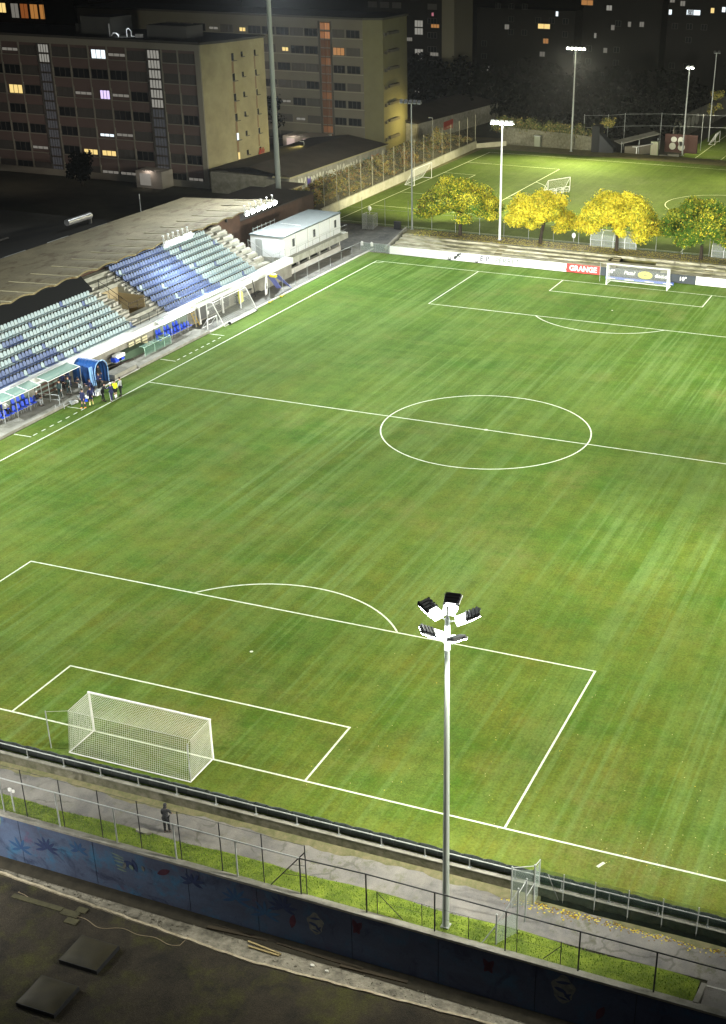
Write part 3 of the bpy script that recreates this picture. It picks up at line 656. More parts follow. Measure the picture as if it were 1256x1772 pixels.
goal("white netted goal on the near goal line", 0.0, -1, "goals of the main pitch")
goal("white netted goal in front of the black advertising boards", 106.0, 1, "goals of the main pitch", 2.0, .9)

# ------------------------------------------------------------------ masts
pole_m = mat("mast_grey_green", (0.46, 0.50, 0.44), .6, .4, .0, noise=(1.5, .3, (3, 3, .3)), col2=(.32, .36, .32))
m1 = thing("floodlight_mast", "grey green near mast on the verge carrying five black lamp heads", "floodlight mast", (19.83, -6.75, -1.0))
bx, by = 19.66, -6.69
MB().tube((bx, by, -1.0), (bx, by, 15.05), .165, .10, 14).tube((bx, by, 15.05), (bx, by, 15.55), .06, .06).build("pole", pole_m, m1)
MB().box(bx - .2, by - .2, -1.0, bx + .2, by + .2, -.9).build("base_plate", galv, m1)
rag = MB()
hd = mat("lamp_housing", (0.05, 0.052, 0.055), .45, noise=(30, .2), col2=(0.03, 0.03, 0.03))
whs = mat("lamp_casing_white", (0.8, .82, .8), .4)
rng_ = [(214, .70, 14.50), (160, .95, 15.2), (98, .76, 15.40), (24, .90, 15.15), (-38, .62, 14.40)]
for k, (az, rr, zc) in enumerate(rng_):
    a = R(az); rad = Vector((math.cos(a), math.sin(a), 0)); tan = Vector((-math.sin(a), math.cos(a), 0))
    tilt = R(24); ax = (rad * math.cos(tilt) + Vector((0, 0, 1)) * math.sin(tilt)); up = ax.cross(tan) * -1
    if up.z < 0: up = -up
    rot = Matrix((ax, tan, up)).transposed(); c0 = Vector((bx, by, zc)) + rad * rr
    ls = MB(); 
    h = MB().obox(c0 + ax * .12, (.31, .32, .05), rot)
    for q in range(4): h.obox(c0 + ax * (-.10 + q * .15) + up * .085, (.045, .30, .035), rot)
    h.obox(c0 + ax * .44 + tan * .2, (.05, .04, .03), rot)
    hb = h.build("lamp_head", hd, m1)
    MB().obox(c0 + ax * .08 - up * .062, (.34, .31, .010), rot).build("lens", emw, hb)
    MB().obox(c0 - ax * .42 - up * .02, (.19, .25, .10), rot).obox(c0 - ax * .30 + up * .095, (.2, .2, .012), rot).obox(c0 - ax * .12 - up * .10, (.26, .29, .02), rot).build("glare_box", mat("painted_glare", (.85, .87, .85), .4, emis=((.96, 1, .97), 6)), hb)  # boxes given their own glow to stand in for lamp glare
    MB().tube(c0 - ax * .55, (bx, by, zc - .25), .03).tube(c0 - ax * .4 + tan * .27, c0 + ax * .4 + tan * .36 , .02).tube(c0 - ax * .4 - tan * .27, c0 + ax * .4 - tan * .36 , .02).build("bracket", whs, hb)
MB().tube((bx, by, 13.6), (bx, by, 14.75), .125, .11, 14).build("pole_glare_sleeve", mat("painted_pole_glare", (.85, .87, .85), .4, emis=((.96, 1, .97), .9)), m1)  # added glowing sleeve stands in for glare on the pole

def mast(label, loc, h, r0, r1, nl=5, wide=2.3, az=0, polem=None, lit=True, em=None):
    m = thing("floodlight_mast", label, "floodlight mast", loc)
    x, y, z = loc
    MB().tube((x, y, z), (x, y, z + h), r0, r1, 10).build("pole", polem or galv, m)
    MB().box(x - r0 * 1.6, y - r0 * 1.6, z, x + r0 * 1.6, y + r0 * 1.6, z + .06).build("base_plate", galv, m)
    c, s_ = math.cos(R(az)), math.sin(R(az))
    P = lambda u, v, w_: (x + u * c - v * s_, y + u * s_ + v * c, z + w_)
    rt_ = Matrix.Rotation(R(az), 3, 'Z')
    MB().tube(P(-wide / 2, 0, h - .1), P(wide / 2, 0, h - .1), .06).build("crossarm", galv, m)
    for k in range(nl):
        u = -wide / 2 + wide * k / max(1, nl - 1)
        hd_ = MB().obox(P(u, -.22, h + .12), (.21, .16, .20), rt_ @ Matrix.Rotation(R(-35), 3, 'X')).build("lamp_head", hd if not lit else whs, m)
        MB().obox(P(u, -.36, h + .02), (.19, .03, .17), rt_ @ Matrix.Rotation(R(-35), 3, 'X')).obox(P(u, .05, h + .06), (.17, .03, .14), rt_).build("lens", (em or emw) if lit else galv, hd_)
    return m
mast("white glaring mast between the first two autumn trees", (-21.8, 118.55, Z2), 14.6, .17, .10, 5, 2.5, 0, whs)
mast("unlit thin mast left of the first broad tree", (-34.85, 119.8, Z2), 16.2, .12, .07, 5, 2.5, 0, galv, False)
mast("far mast with warm lamps in front of the dark wood", (-33.8, 191.5, Z2), 17.0, .16, .10, 5, 2.9, 180, galv, True, emy)
mast("rightmost leaning lamp mast beside the grey graffiti", (-15.9, 203.0, 0), 15.0, .16, .10, 2, .8, 40, galv, True, emy)
mast("very tall steel mast rising behind the white cabin", (-57.3, 124.1, 0), 35.0, .42, .28, 8, 5.0, -35, pole_m)
mast("assumed mast on the near verge left of the netted goal", (-18.5, -6.7, -1.0), 16.0, .17, .1, 5, 2.5, 180)  # unseen twin of the near mast, assumed for the pitch light
mast("assumed mast on the right touchline carrying five lamps, nearest", (45.4, -4, 0), 17, .2, .12, 5, 2.5, -90)  # right touchline masts are out of view, assumed from the even light
mast("assumed mast on the right touchline carrying five lamps, second from the near end", (45.4, 34, 0), 17, .2, .12, 5, 2.5, -90)  # another assumed mast out of view
mast("assumed very tall steel mast at the near end behind the stand", (-57.3, -21, 0), 35.0, .42, .28, 8, 5.0, 35, pole_m)  # unseen twin of the tall mast, assumed to smooth the pitch light
mast("assumed mast on the right touchline carrying five lamps, third from the near end", (45.4, 72, 0), 17, .2, .12, 5, 2.5, -90)  # also assumed and out of view
mast("assumed mast on the right touchline carrying five lamps, farthest", (45.4, 110, 0), 17, .2, .12, 5, 2.5, -90)  # last of the assumed right touchline masts
mast("thin pole at the far right edge with yellow bush around", (-14.9, 222, 0), 16, .12, .08, 2, .8, 30, galv, False)

# ================================================================== GRANDSTAND
gs = thing("grandstand", "long roofed grandstand with blue and faded seats along the left touchline", "grandstand", (-45, 60, 0))
FX, FZ, TR, RI = -40.55, 1.95, 0.79, 0.445
NR = 10
conc2 = mat("stand_concrete", (0.46, 0.46, 0.40), .85, noise=(1.2, .22), col2=(0.25, .25, .2))
def terraces(y0, y1, r0, r1, name="terrace_steps"):
    mb = MB()
    for r in range(r0, r1):
        xa = FX - r * TR; z = FZ + r * RI
        mb.box(xa - TR, y0, 0.0 if r else 0.0, xa, y1, z - .02)
    mb.build(name, conc2, gs)
terraces(10, 61.6, 0, NR); terraces(61.6, 63.9, 0, NR); terraces(63.9, 66.9, 0, 3); terraces(63.9, 66.9, 7, NR); terraces(66.9, 91.3, 0, NR)
tanw = mat("tan_plaster", (0.42, 0.34, 0.20), .8)
MB().box(FX - 7 * TR, 63.9, .0, FX - 3 * TR, 66.9, 1.3).build("passage_floor", tanw, gs)
mb = MB(); mb.box(FX - 7 * TR + .004, 63.904, 1.3, FX - 7 * TR + .06, 66.896, 4.6).box(FX - 7 * TR, 63.902, 1.3, FX - 3 * TR, 63.95, 4.0).box(FX - 7 * TR, 66.85, 1.3, FX - 3 * TR, 66.898, 4.0); mb.build("passage_wall", tanw, gs)
# half-height steps in the aisles
mb = MB()
for y0, y1 in ((62.3, 63.4), (67.1, 68.0), (87.6, 88.8)):
    for r in range(NR - 1): 
        if y0 > 60: mb.box(FX - r * TR - TR, y0, FZ + r * RI - .018, FX - r * TR - TR / 2, y1, FZ + r * RI + RI / 2)
for r in range(2, NR): mb.box(FX - r * TR - .35, 89.0, FZ + r * RI - .018, FX - r * TR - .02, 91.0, FZ + r * RI + .20)
mb.build("aisle_steps", palecon, gs)
# front wall with white ledge
MB().box(-40.50, 10, 0, -40.22, 94.6, 1.62).build("front_wall", mat("stand_front_wall", (0.30, .29, .25), .9, noise=(.8, .25), col2=(.16, .15, .12)), gs)
MB().box(-41.0, 10, 1.62, -39.95, 94.6, 2.30).build("front_ledge", mat("white_ledge", (0.78, .79, .76), .6), gs)
mb = MB()
for y in np.arange(20, 91, 3.3): mb.tube((-40.6, y, 2.3), (-40.6, y, 2.95), .02, n=5)
mb.tube((-40.6, 67, 2.9), (-40.6, 91, 2.9), .02, n=5)
# back wall and end wall
MB().box(-49.2, 10, 0, -48.6, 97.5, 7.1).build("back_wall", rust, gs)
# black cover on the top rows left of the stairs
mb = MB()
mb.prism([(FX - 7.05 * TR, 10, FZ + 7 * RI), (FX - 7.05 * TR, 10, FZ + 7 * RI + .35), (FX - 10.05 * TR, 10, FZ + 10 * RI + 1.2), (FX - 10.05 * TR, 10, FZ + 9 * RI)], (0, 52.6, 0))
mb.build("row_cover", black, gs)
# roof
y0r, y1r, per = 10.0, 97.8, 3.35
mb = MB(); ny, nx = 340, 14
zr = lambda f, y: 8.12 - .60 * f + .24 * abs(math.sin(PI * (y - y0r) / per)) * max(0, 1 - 2.2 * f)
vs = []
for i in range(ny + 1):
    y = y0r + (y1r - y0r) * i / ny
    for j in range(nx + 1): f = j / nx; vs.append((-43.55 - 13.0 * f, y, zr(f, y)))
fs = [(i * (nx + 1) + j, i * (nx + 1) + j + 1, (i + 1) * (nx + 1) + j + 1, (i + 1) * (nx + 1) + j) for i in range(ny) for j in range(nx)]
mb.add(vs, fs); nV = len(vs)
mb.add([(x, y, z - .16) for x, y, z in vs], [f[::-1] for f in fs])
edge = [(i * (nx + 1), (i + 1) * (nx + 1), (i + 1) * (nx + 1) + nV, i * (nx + 1) + nV) for i in range(ny)]
edge += [(j + ny * (nx + 1), j + 1 + ny * (nx + 1), j + 1 + ny * (nx + 1) + nV, j + ny * (nx + 1) + nV) for j in range(nx)]
mb.v += []; mb.f += edge; mb.m += [0] * len(edge); mb.sm += [False] * len(edge)
rm = mat("stained_roof_sheet", (0.40, 0.34, 0.20), .85); nt, N, L = G(rm); b = N["Principled BSDF"]; v = N.new("ShaderNodeTexCoord").outputs["Object"]
c = mixc(nt, ramp(nt, nz(nt, v, .22, 5, .6), .35, .65), (0.145, .118, .06), (0.235, .192, .105))
c = mixc(nt, math_(nt, 'MULTIPLY', ramp(nt, nz(nt, v, 1.0, 6, .7, sc3=(.9, .32, .3), loc=(3, 2, 0)), .53, .62), .8), c, (0.09, .055, .02))
c = mixc(nt, math_(nt, 'MULTIPLY', ramp(nt, nz(nt, v, 1.0, 4, .6, sc3=(.3, 2.2, .3)), .45, .7), .35), c, (0.2, .17, .08))
c = mixc(nt, 1.0, c, ramp(nt, nz(nt, v, 6, 4, .8), .25, .75, (.75, .75, .75, 1), (1.2, 1.2, 1.2, 1)), 'MULTIPLY'); L.new(c, b.inputs["Base Color"])
rf_ = mb.build("roof", rm, gs)
mb = MB(); k = 0
while y0r + per * k < y1r:
    y = y0r + per * k
    mb = MB(); mb.prism([(-43.5, y - .07, zr(0, y) + .01), (-43.5, y + .07, zr(0, y) + .01), (-43.5 - 5.4, y + .07, zr(.415, y) + .01), (-43.5 - 5.4, y - .07, zr(.415, y) + .01)], (0, 0, .07)); k += 1
    mb.build("roof_joint", mat("pale_joint", (0.34, .30, .18), .8), rf_)
for y in np.arange(13.5, 97, 10.05):
    MB().tube((-48.4, y, 5.9), (-48.4, y, 7.6), .15).tube((-48.4, y, 6.3), (-44.2, y, 7.9), .09).build("roof_bracket", darkmetal, gs)
# stair railings round the passage
mb = MB()
def rail(mb, pts, h=1.0, n=4):
    top = [(x, y, z + h) for x, y, z in pts]; mb.path(top, .028, 6); mb.path([(x, y, z + h * .5) for x, y, z in pts], .018, 5)
    for p, t in zip(pts, top): mb.tube(p, t, .025, n=5)
zt = lambda x: FZ + (FX - x) / TR * RI
for y in (63.85, 66.95):
    rail(mb, [(FX - k * TR, y, FZ + (k - .5) * RI) for k in (2.9, 4.3, 5.7, 7.1)])
rail(mb, [(FX - 7.2 * TR, yy, FZ + 6.8 * RI) for yy in (63.85, 65.4, 66.95)])
rail(mb, [(FX - 2.9 * TR, yy, FZ + 2.2 * RI) for yy in (63.85, 65.4, 66.95)], .9)
rail(mb, [(-40.75, yy, 2.28) for yy in (61, 62.6, 64.2, 65.8, 67.4)], .8)
mb.build("stair_railing", darkmetal, gs)
mb = MB()
rail(mb, [(FX - k * TR, 91.25, FZ + (k - .5) * RI) for k in (0.5, 2.5, 4.5)], 1.0)
rail(mb, [(-41.0, yy, 2.28) for yy in (91.6, 93.2, 94.6)], .9)
mb.build("end_railing", galv, gs)

# seats
def seat_geo(mb, x, y, z, m, bm):
    # pan facing +x, rounded shell back
    mb.add([(x - .02, y - .20, z + .40), (x + .36, y - .19, z + .43), (x + .36, y + .19, z + .43), (x - .02, y + .20, z + .40),
            (x - .02, y - .20, z + .35), (x + .34, y - .19, z + .37), (x + .34, y + .19, z + .37), (x - .02, y + .20, z + .35)],
           [(0, 1, 2, 3), (7, 6, 5, 4), (0, 4, 5, 1), (1, 5, 6, 2), (2, 6, 7, 3)], m)
    prof = [(-.20, .0), (-.215, .18), (-.20, .34), (-.13, .42), (0, .45), (.13, .42), (.20, .34), (.215, .18), (.20, .0)]
    f_ = [(x - .03 - .10 * pz / .45 - .03 * (1 - abs(py) / .21), y + py, z + .40 + pz) for py, pz in prof]
    g_ = [(px - .035, py, pz) for px, py, pz in f_]; n = len(prof)
    mb.add(f_ + g_, [tuple(range(n - 1, -1, -1)), tuple(range(n, 2 * n))] + [(i, i + 1, n + i + 1, n + i) for i in range(n - 1)], m)
    mb.add([(x + .05, y - .03, z), (x + .12, y - .03, z), (x + .12, y + .03, z), (x + .05, y + .03, z), (x + .05, y - .03, z + .36), (x + .12, y - .03, z + .36), (x + .12, y + .03, z + .36), (x + .05, y + .03, z + .36)],
           [(0, 1, 5, 4), (1, 2, 6, 5), (2, 3, 7, 6), (3, 0, 4, 7)], bm)
camp = Vector((36.68, -50.57, 40.3)); seats = []
for r in range(NR):
    xs_ = FX - r * TR - .52; z = FZ + r * RI - .02
    for y in np.arange(33.5, 87.2, .50):
        if 61.6 - .12 * 0 < y < 68.0 and not (r >= 8 and y < 62.6): continue
        if r >= 7 and y < 62.2: continue
        if y > 68 and y < 68.2 - .0: continue
        fy = y + random.uniform(-.01, .01)
        if y < 63: blue = (r <= 1 and y < 50.4) or (r == 2 and y < 50 and random.random() < .5) or (r == 4 and 45 < y < 49 and random.random() < .7) or (r > 4 and y < 42)
        else: blue = y < 78.2 - .0 * r or (r == 0 and y < 79)
        if random.random() < .045: blue = not blue
        seats.append(((Vector((xs_, fy, z)) - camp).length, xs_, fy, z, 0 if blue else 1))
vis = sorted([s for s in seats if s[2] > 38.5 + (FX - s[1]) * 1.15 * .8]); near = vis[:100]; nset = set(near)
smats = [blueseat, paleseat, darkmetal]
for d, x, y, z, c in near:
    mb = MB(); seat_geo(mb, x, y, z, c, 2); mb.build("seat", smats, gs)
mb = MB()
for s in seats:
    if s not in nset: seat_geo(mb, s[1], s[2], s[3], s[4], 2)
for y in (62.9, 63.4, 63.0): pass
tag(mb.build("seat_rows", smats, gs), "farther rows of blue and faded seats", kind='stuff')
# white seats and bits left loose in the stair area
mb = MB()
for r in range(0, 7):
    for y in np.arange(61.9, 63.9, .5):
        if random.random() < .5: mb.box(FX - r * TR - .45, y - .18, FZ + r * RI, FX - r * TR - .15, y + .18, FZ + r * RI + .06 + .3 * (random.random() < .25))
mb.build("bench_blocks", palecon, gs)
# roof light batteries
for y, lab in ((93.0, "blazing row of floodlights on the right end of the stand roof edge"), (74.5, "blazing row of floodlights above the middle seats"), (33, "assumed row of floodlights on the stand roof edge farthest left")):  # the farthest left row is out of view and assumed
    L_b = thing("roof_floodlights", lab, "floodlights", (-43.3, y, 8.1), 0, "floodlight rows on the stand roof")
    w_ = 3.4 if y > 80 else 2.4
    MB().tube((-43.25, y - w_, 8.05), (-43.25, y + w_, 8.05), .05).build("rail", galv, L_b)
    for k in range(6):
        yy = y - w_ + 2 * w_ * k / 5; rt_ = Matrix.Rotation(R(28), 3, 'Y')
        hh = MB().obox((-43.1, yy, 8.20), (.14, .30, .24), rt_).build("lamp_head", whs, L_b)
        MB().obox((-42.93, yy, 8.11), (.03, .28, .21), rt_).build("lens", emw, hh)
        MB().tube((-43.4, yy, 8.1), (-43.35, yy, 8.95), .025).tube((-43.35, yy, 8.95), (-43.1, yy, 8.4), .02).obox((-43.35, yy, 9.0), (.1, .09, .05)).build("bracket", whs, hh)

# ------------------------------------------------------------------ white cabin on its concrete gallery
cb = thing("white_cabin", "white container cabin with flat grey roof on a concrete gallery", "cabin", (-43.3, 102.5, 0))
cx0, cx1, cy0, cy1, cz0, cz1 = -45.7, -41.2, 94.7, 110.6, 2.05, 4.45
wht = mat("cabin_panel", (0.74, 0.76, 0.76), .5, noise=(.5, .3), col2=(0.66, .68, .69))
mb = MB(); mb.box(cx0, cy0, cz0, cx1, cy1, cz1).build("walls", wht, cb)
MB().box(cx0 - .12, cy0 - .12, cz1 + .003, cx1 + .12, cy1 + .12, cz1 + .16).build("roof", mat("cabin_roof", (0.12, .145, .145), .6, noise=(.8, .3), col2=(.08, .10, .10)), cb)
for y in (98.0, 101.2, 104.4, 107.5): MB().box(cx1 + .002, y - .09, cz0, cx1 + .07, y + .09, cz1 - .02).build("panel_joint", white, cb)
for y in (97.2, 102.9, 109.0)[:3]:
    f = MB().box(cx1 + .003, y - .42, cz0 + .85, cx1 + .05, y + .42, cz0 + 1.95).build("window", white, cb)
    MB().box(cx1 + .052, y - .30, cz0 + .93, cx1 + .06, y - .02, cz0 + 1.88).box(cx1 + .052, y + .02, cz0 + .93, cx1 + .06, y + .30, cz0 + 1.88).build("pane", mat("dark_glass", (0.02, .03, .035), .15), f)
MB().box(cx0 + .7, cy0 - .05, cz0, cx0 + 1.6, cy0 - .002, cz0 + 2.0).build("door", galv, cb)
MB().tube((-45, 101.4, 4.62), (-42.2, 101.3, 4.62), .04).tube((-45.2, 97.0, 4.62), (-43.2, 96, 4.62), .03).build("roof_pipe", white, cb)
mb = MB()
for k in range(6): mb.tube((-45.7, 95.5 + k * 1.1, 4.6), (-45.7, 95.5 + k * 1.1, 5.2), .03)
mb.tube((-45.7, 95.3, 5.0), (-45.7, 101.2, 5.05), .02).build("roof_stanchions", galv, cb)
gal = thing("gallery", "concrete gallery with a pillared base wall under the white cabin", "gallery", (-41.2, 103, 0))
MB().box(-46.2, 94.65, 1.28, -40.45, 111.3, 2.03).build("slab", conc2, gal)
MB().box(-41.25, 94.65, -.05, -40.75, 109.6, .62).build("base_wall", palecon, gal)
for y in np.arange(94.9, 110, 2.92): MB().box(-41.15, y - .13, .62, -40.85, y + .13, 1.28).build("pillar", palecon, gal)
MB().box(-42.3, 94.7, -.05, -42.1, 109.4, 1.28).build("recess_wall", mat("recess_grey", (0.15, .15, .13), .9), gal)  # darker grey than the pillars in front
rr_ = MB()
for y in np.arange(95.2, 111, 2.0): rr_.tube((-40.55, y, 2.03), (-40.55, y, 3.0), .02, n=5)
rr_.tube((-40.55, 95.2, 3.0), (-40.55, 111.1, 3.0), .025, n=5).tube((-40.55, 95.2, 2.5), (-40.55, 111.1, 2.5), .015, n=5).build("railing", galv, gal)

# ------------------------------------------------------------------ platform and dugouts
pf = thing("concrete_platform", "long low concrete platform between the stand wall and the turf", "platform", (-38.5, 60, 0))
for ya, yb in ((10, 49.6), (56.2, 69.6)): MB().box(-40.2, ya, -.05, -37.05, yb, .22).build("slab", concrete, pf)
MB().box(-37.25, 69.6, -.05, -37.02, 112, .10).box(-37.2, 49.6, -.05, -37.02, 56.2, .05).build("kerb", palecon, pf)
pit = MB(); pit.box(-38.6, 52.4, -.02, -37.3, 56.1, .42)
tag(pit.build("stone_block", concrete), "low grey concrete block beside the blue tunnel", "block")
tag(MB().prism([(-39.9, 53, .0), (-38.9, 57.8, .0), (-38.7, 57.8, .0), (-39.7, 53, .0)], (0, 0, .35)).build("timber_sleeper", mat("dark_sleeper", (.05, .04, .03), .9)), "dark timber sleeper lying behind the concrete block", "timber")
greenglass = mat("green_perspex", (0.30, 0.48, 0.42), .25, .5, alpha=.55)
def dugout(label, y0, y1, fz=2.05, bars=5, frontx=-38.75):
    d = thing("team_dugout", label, "dugout", (-39.5, (y0 + y1) / 2, .22))
    zb = 2.32
    MB().prism([(-40.0, y0, zb), (-40.0, y1, zb), (frontx, y1, fz), (frontx, y0, fz)], (0, 0, .03)).build("roof_panel", greenglass, d)
    fr = MB(); fr.tube((frontx, y0, fz + .02), (frontx, y1, fz + .02), .035).tube((-40.0, y0, zb + .02), (-40.0, y1, zb + .02), .03)
    fr.build("roof_frame", whs, d)
    for k in range(bars):
        y = y0 + (y1 - y0) * k / (bars - 1)
        MB().tube((-40.0, y, zb + .03), (frontx, y, fz + .03), .035).build("rafter", whs, d)
        MB().tube((frontx, y, .22), (frontx, y, fz), .03).build("post", galv, d)
    MB().box(-40.18, y0, .22, -40.1, y1, 1.6).build("back_panel", mat("dugout_back", (0.16, .2, .17), .6), d)
    return d
dugout("left team dugout with green roof panels and two rows of blue seats", 36.2, 43.3)
dugout("middle green roofed dugout crowded with people left of the tunnel", 44.2, 49.0, 2.1, 2, -38.6)
dugout("right team dugout with green roof panels and empty blue seats", 63.9, 70.2, 2.05, 5, -39.05)
# dugout chairs
def chair(x, y, z, label, grp):
    t = thing("dugout_chair", label, "chair", (x, y, z), 0, grp)
    mb = MB(); mb.obox((x + .05, y, z + .42), (.20, .20, .03)); mb.build("seat", brightblue, t)
    prof = [(-.20, 0), (-.21, .25), (-.16, .40), (0, .45), (.16, .40), (.21, .25), (.20, 0)]
    MB().prism([(x - .14 - .1 * b / .45, y + a, z + .42 + b) for a, b in prof], (-.04, 0, 0)).build("backrest", brightblue, t)
    for dx in (-.1, .18): MB().tube((x + dx, y - .12, z), (x + dx, y - .12, z + .4), .016, n=5).tube((x + dx, y + .12, z), (x + dx, y + .12, z + .4), .016, n=5).build("leg", galv, t)
    return t
nm = ["first", "second", "third", "fourth", "fifth", "sixth", "seventh", "eighth", "ninth"]
y = 43.0 - .62
for k in range(8):
    chair(-39.2, 42.55 - .62 * k, .22, f"{nm[k]} bright blue front row chair from the right end of the left dugout", "front chairs of the left dugout")
for k in range(6):
    if k in (3,): continue
    chair(-39.85, 42.3 - .72 * k, .52, f"{nm[k]} bright blue rear row chair from the right in the left dugout", "rear chairs of the left dugout")
MB_ = MB().box(-40.1, 36.3, .225, -39.6, 43.2, .52); tag(MB_.build("chair_plinth", concrete), "concrete plinth carrying the rear chairs of the left dugout", "plinth")
MB_ = MB().box(-40.1, 64.0, .225, -39.6, 70.1, .52); tag(MB_.build("chair_plinth", concrete), "concrete plinth carrying the rear chairs of the right dugout", "plinth")
for k in range(8): chair(-39.3, 69.3 - .63 * k, .22, f"{nm[k]} bright blue front row chair from the right end of the right dugout", "front chairs of the right dugout")
for k, yy in enumerate((68.0, 67.4, 66.3, 65.7, 64.7, 64.2)): chair(-39.85, yy, .52, f"{nm[k]} bright blue rear row chair from the right in the right dugout", "rear chairs of the right dugout")
chair(-39.3, 63.4, .22, "single blue chair standing just left of the right dugout", "front chairs of the right dugout")
lad = thing("yellow_ladder", "yellow wooden ladder frame leaning at the right dugout end", "ladder", (-39.4, 70.6, .22))
ym = mat("yellow_timber", (0.50, .33, .05), .6)
for yy in (70.4, 71.0): MB().tube((-39.1, yy, .2), (-39.9, yy, 2.1), .04).build("rail", ym, lad)
for k in range(5): MB().tube((-39.25 - .13 * k, 70.4, .5 + .33 * k), (-39.25 - .13 * k, 71.0, .5 + .33 * k), .025).build("rung", ym, lad)
# pallets / pale boxes between
for k, (yy, l) in enumerate(((59.6, "first cream seat block left of the right dugout"), (60.8, "second cream seat block left of the right dugout"), (62.0, "third cream seat block left of the right dugout"))):
    t = thing("wall_bench", l, "bench", (-39.9, yy, .22), 0, "cream wall benches")
    for q in range(3): MB().box(-40.15 + .02, yy - .45, .55 + .3 * q, -40.05 + .0, yy + .45, .75 + .3 * q).build("backrest", mat("cream_slat", (0.6, .56, .36), .6), t)
    MB().box(-40.1, yy - .45, .5, -39.7, yy + .45, .55).build("seat", mat("cream_slat", (0.6, .56, .36), .6), t)
# green mesh frame
gf = thing("green_mesh_frame", "low green mesh covered frame on the platform left of the right dugout", "frame", (-38.7, 62, .22))
for yy in (59.2, 61.0, 62.8, 64.0):
    MB().path([(-38.3, yy, .22), (-38.3, yy, .95), (-38.45, yy, 1.15), (-38.9, yy, 1.15)], .025, 6).build("hoop", mat("mint_tube", (.45, .65, .52), .5), gf)
MB().tube((-38.35, 59.2, 1.1), (-38.35, 64.0, 1.1), .02).build("rail", mat("mint_tube", (.45, .65, .52), .5), gf)
mb = MB(); mb.quad((-38.3, 59.2, .25), (-38.3, 64, .25), (-38.3, 64, 1.05), (-38.3, 59.2, 1.05)); mb.quad((-38.9, 59.2, 1.16), (-38.3, 59.2, 1.06), (-38.3, 64, 1.06), (-38.9, 64, 1.16)); mb.build("mesh_cover", mat("mint_net", (.10, .24, .17), .7, alpha=.45), gf)
MB().box(-40.15, 56.4, .22, -39.2, 61, .95).build("green_hedge_box", mat("dim_green", (.06, .10, .06), .9), gf)
# stretcher trolley with blue and white sheets
tr = thing("equipment_trolley", "metal trolley with white sheet and blue bags behind the concrete block", "trolley", (-39.4, 56.4, 0))
MB().tube((-39.6, 55.4, .5), (-39.6, 57.0, .5), .03).tube((-39.2, 55.4, .5), (-39.2, 57.0, .5), .03).tube((-39.6, 55.4, .5), (-39.2, 57.0, .05), .03).tube((-39.2, 55.4, .05), (-39.6, 57.0, .5), .03).build("frame", galv, tr)
MB().box(-39.75, 55.7, .85, -39.1, 57.0, 1.15).build("sheet", white, tr); MB().box(-39.7, 55.4, .55, -39.15, 56.0, .95).box(-39.65, 56.4, .55, -39.15, 56.9, .85).build("bag", brightblue, tr)
# blue tunnel
tn = thing("player_tunnel", "blue ribbed players tunnel arch opening onto the pitch", "tunnel", (-38.8, 51, 0))
bl = mat("tunnel_blue", (0.03, 0.13, 0.42), .5, noise=(3, .2), col2=(.02, .075, .27))
y0t, y1t = 49.75, 51.75
def archp(x, ins=0.0):
    pts = []
    for k in range(13):
        t = PI * k / 12; pts.append((x, (y0t + y1t) / 2 - (1.0 - ins) * math.cos(t), 1.35 + (.95 - ins) * math.sin(t)))
    return [(x, y0t + ins, 0.02)] + pts + [(x, y1t - ins, 0.02)]
mb = MB()
for k in range(7):
    xa, xb = -40.1 + k * .36, -40.1 + (k + 1) * .36; xm = (xa + xb) / 2
    for (p, i1), (q, i2) in (((xa, .06), (xm, 0)), ((xm, 0), (xb, .06))):
        A_, B_ = archp(p, i1), archp(q, i2)
        for a_, b_, c_, d_ in zip(A_[:-1], A_[1:], B_[1:], B_[:-1]): mb.quad(a_, b_, c_, d_)
mb.build("cover", bl, tn)
MB().path(archp(-37.56, -.02), .045, 8).build("front_arch", mat("pale_blue_tube", (.25, .45, .75), .4), tn)
for yy in (49.6, 49.35): MB().tube((-37.7, yy, .05), (-37.8, yy, 2.0), .10).build("folded_sheet", mat("pale_blue_tube", (.25, .45, .75), .4), tn)
# training goal standing beside the stand
tg = thing("training_goal", "white portable goal parked against the stand with its back bar on the turf", "goal", (-37.8, 75.7, 0))
ya, yb = 72.1, 79.35
for y in (ya, yb):
    MB().tube((-38.75, y, 0), (-38.75, y, 2.44), .06).build("post", white, tg)
    MB().path([(-38.75, y, 2.44), (-38.0, y, 2.44), (-36.7, y, .06)], .05, 8).build("side_frame", white, tg)
MB().tube((-38.75, ya, 2.44), (-38.75, yb, 2.44), .06).build("crossbar", white, tg)
MB().tube((-38.0, ya, 2.44), (-38.0, yb, 2.44), .03).tube((-36.7, ya, .06), (-36.7, yb, .06), .035).build("back_bar", white, tg)
MB().tube((-36.65, ya + 1.0, .13), (-36.65, yb - .4, .13), .11).build("ballast_roller", white, tg)
for y in (ya + 1.0, yb - .4): MB().tube((-36.65, y - .08, .16), (-36.65, y + .08, .16), .17).build("wheel", darkmetal, tg)
mb = MB(); grid(mb, (-38.0, ya, 2.44), (-38.0, yb, 2.44), (-36.7, yb, .06), (-36.7, ya, .06), .16, .006)
for y in (ya, yb): grid(mb, (-38.75, y, 0.05), (-36.7, y, .05), (-38.0, y, 2.44), (-38.75, y, 2.44), .16, .006)
mb.build("net", netw, tg)
sg_ = thing("small_goal", "small white folding goal at the left end of the training goal", "goal", (-38.2, 71.3, 0))
MB().path([(-37.9, 70.6, 0), (-37.9, 70.6, 1.0), (-37.9, 72.6, 1.0), (-37.9, 72.6, 0)], .05, 8).build("frame", white, sg_)
MB().path([(-37.9, 70.6, 1.0), (-38.6, 70.6, .05), (-38.6, 72.6, .05), (-37.9, 72.6, 1.0)], .03, 8).build("back_frame", white, sg_)
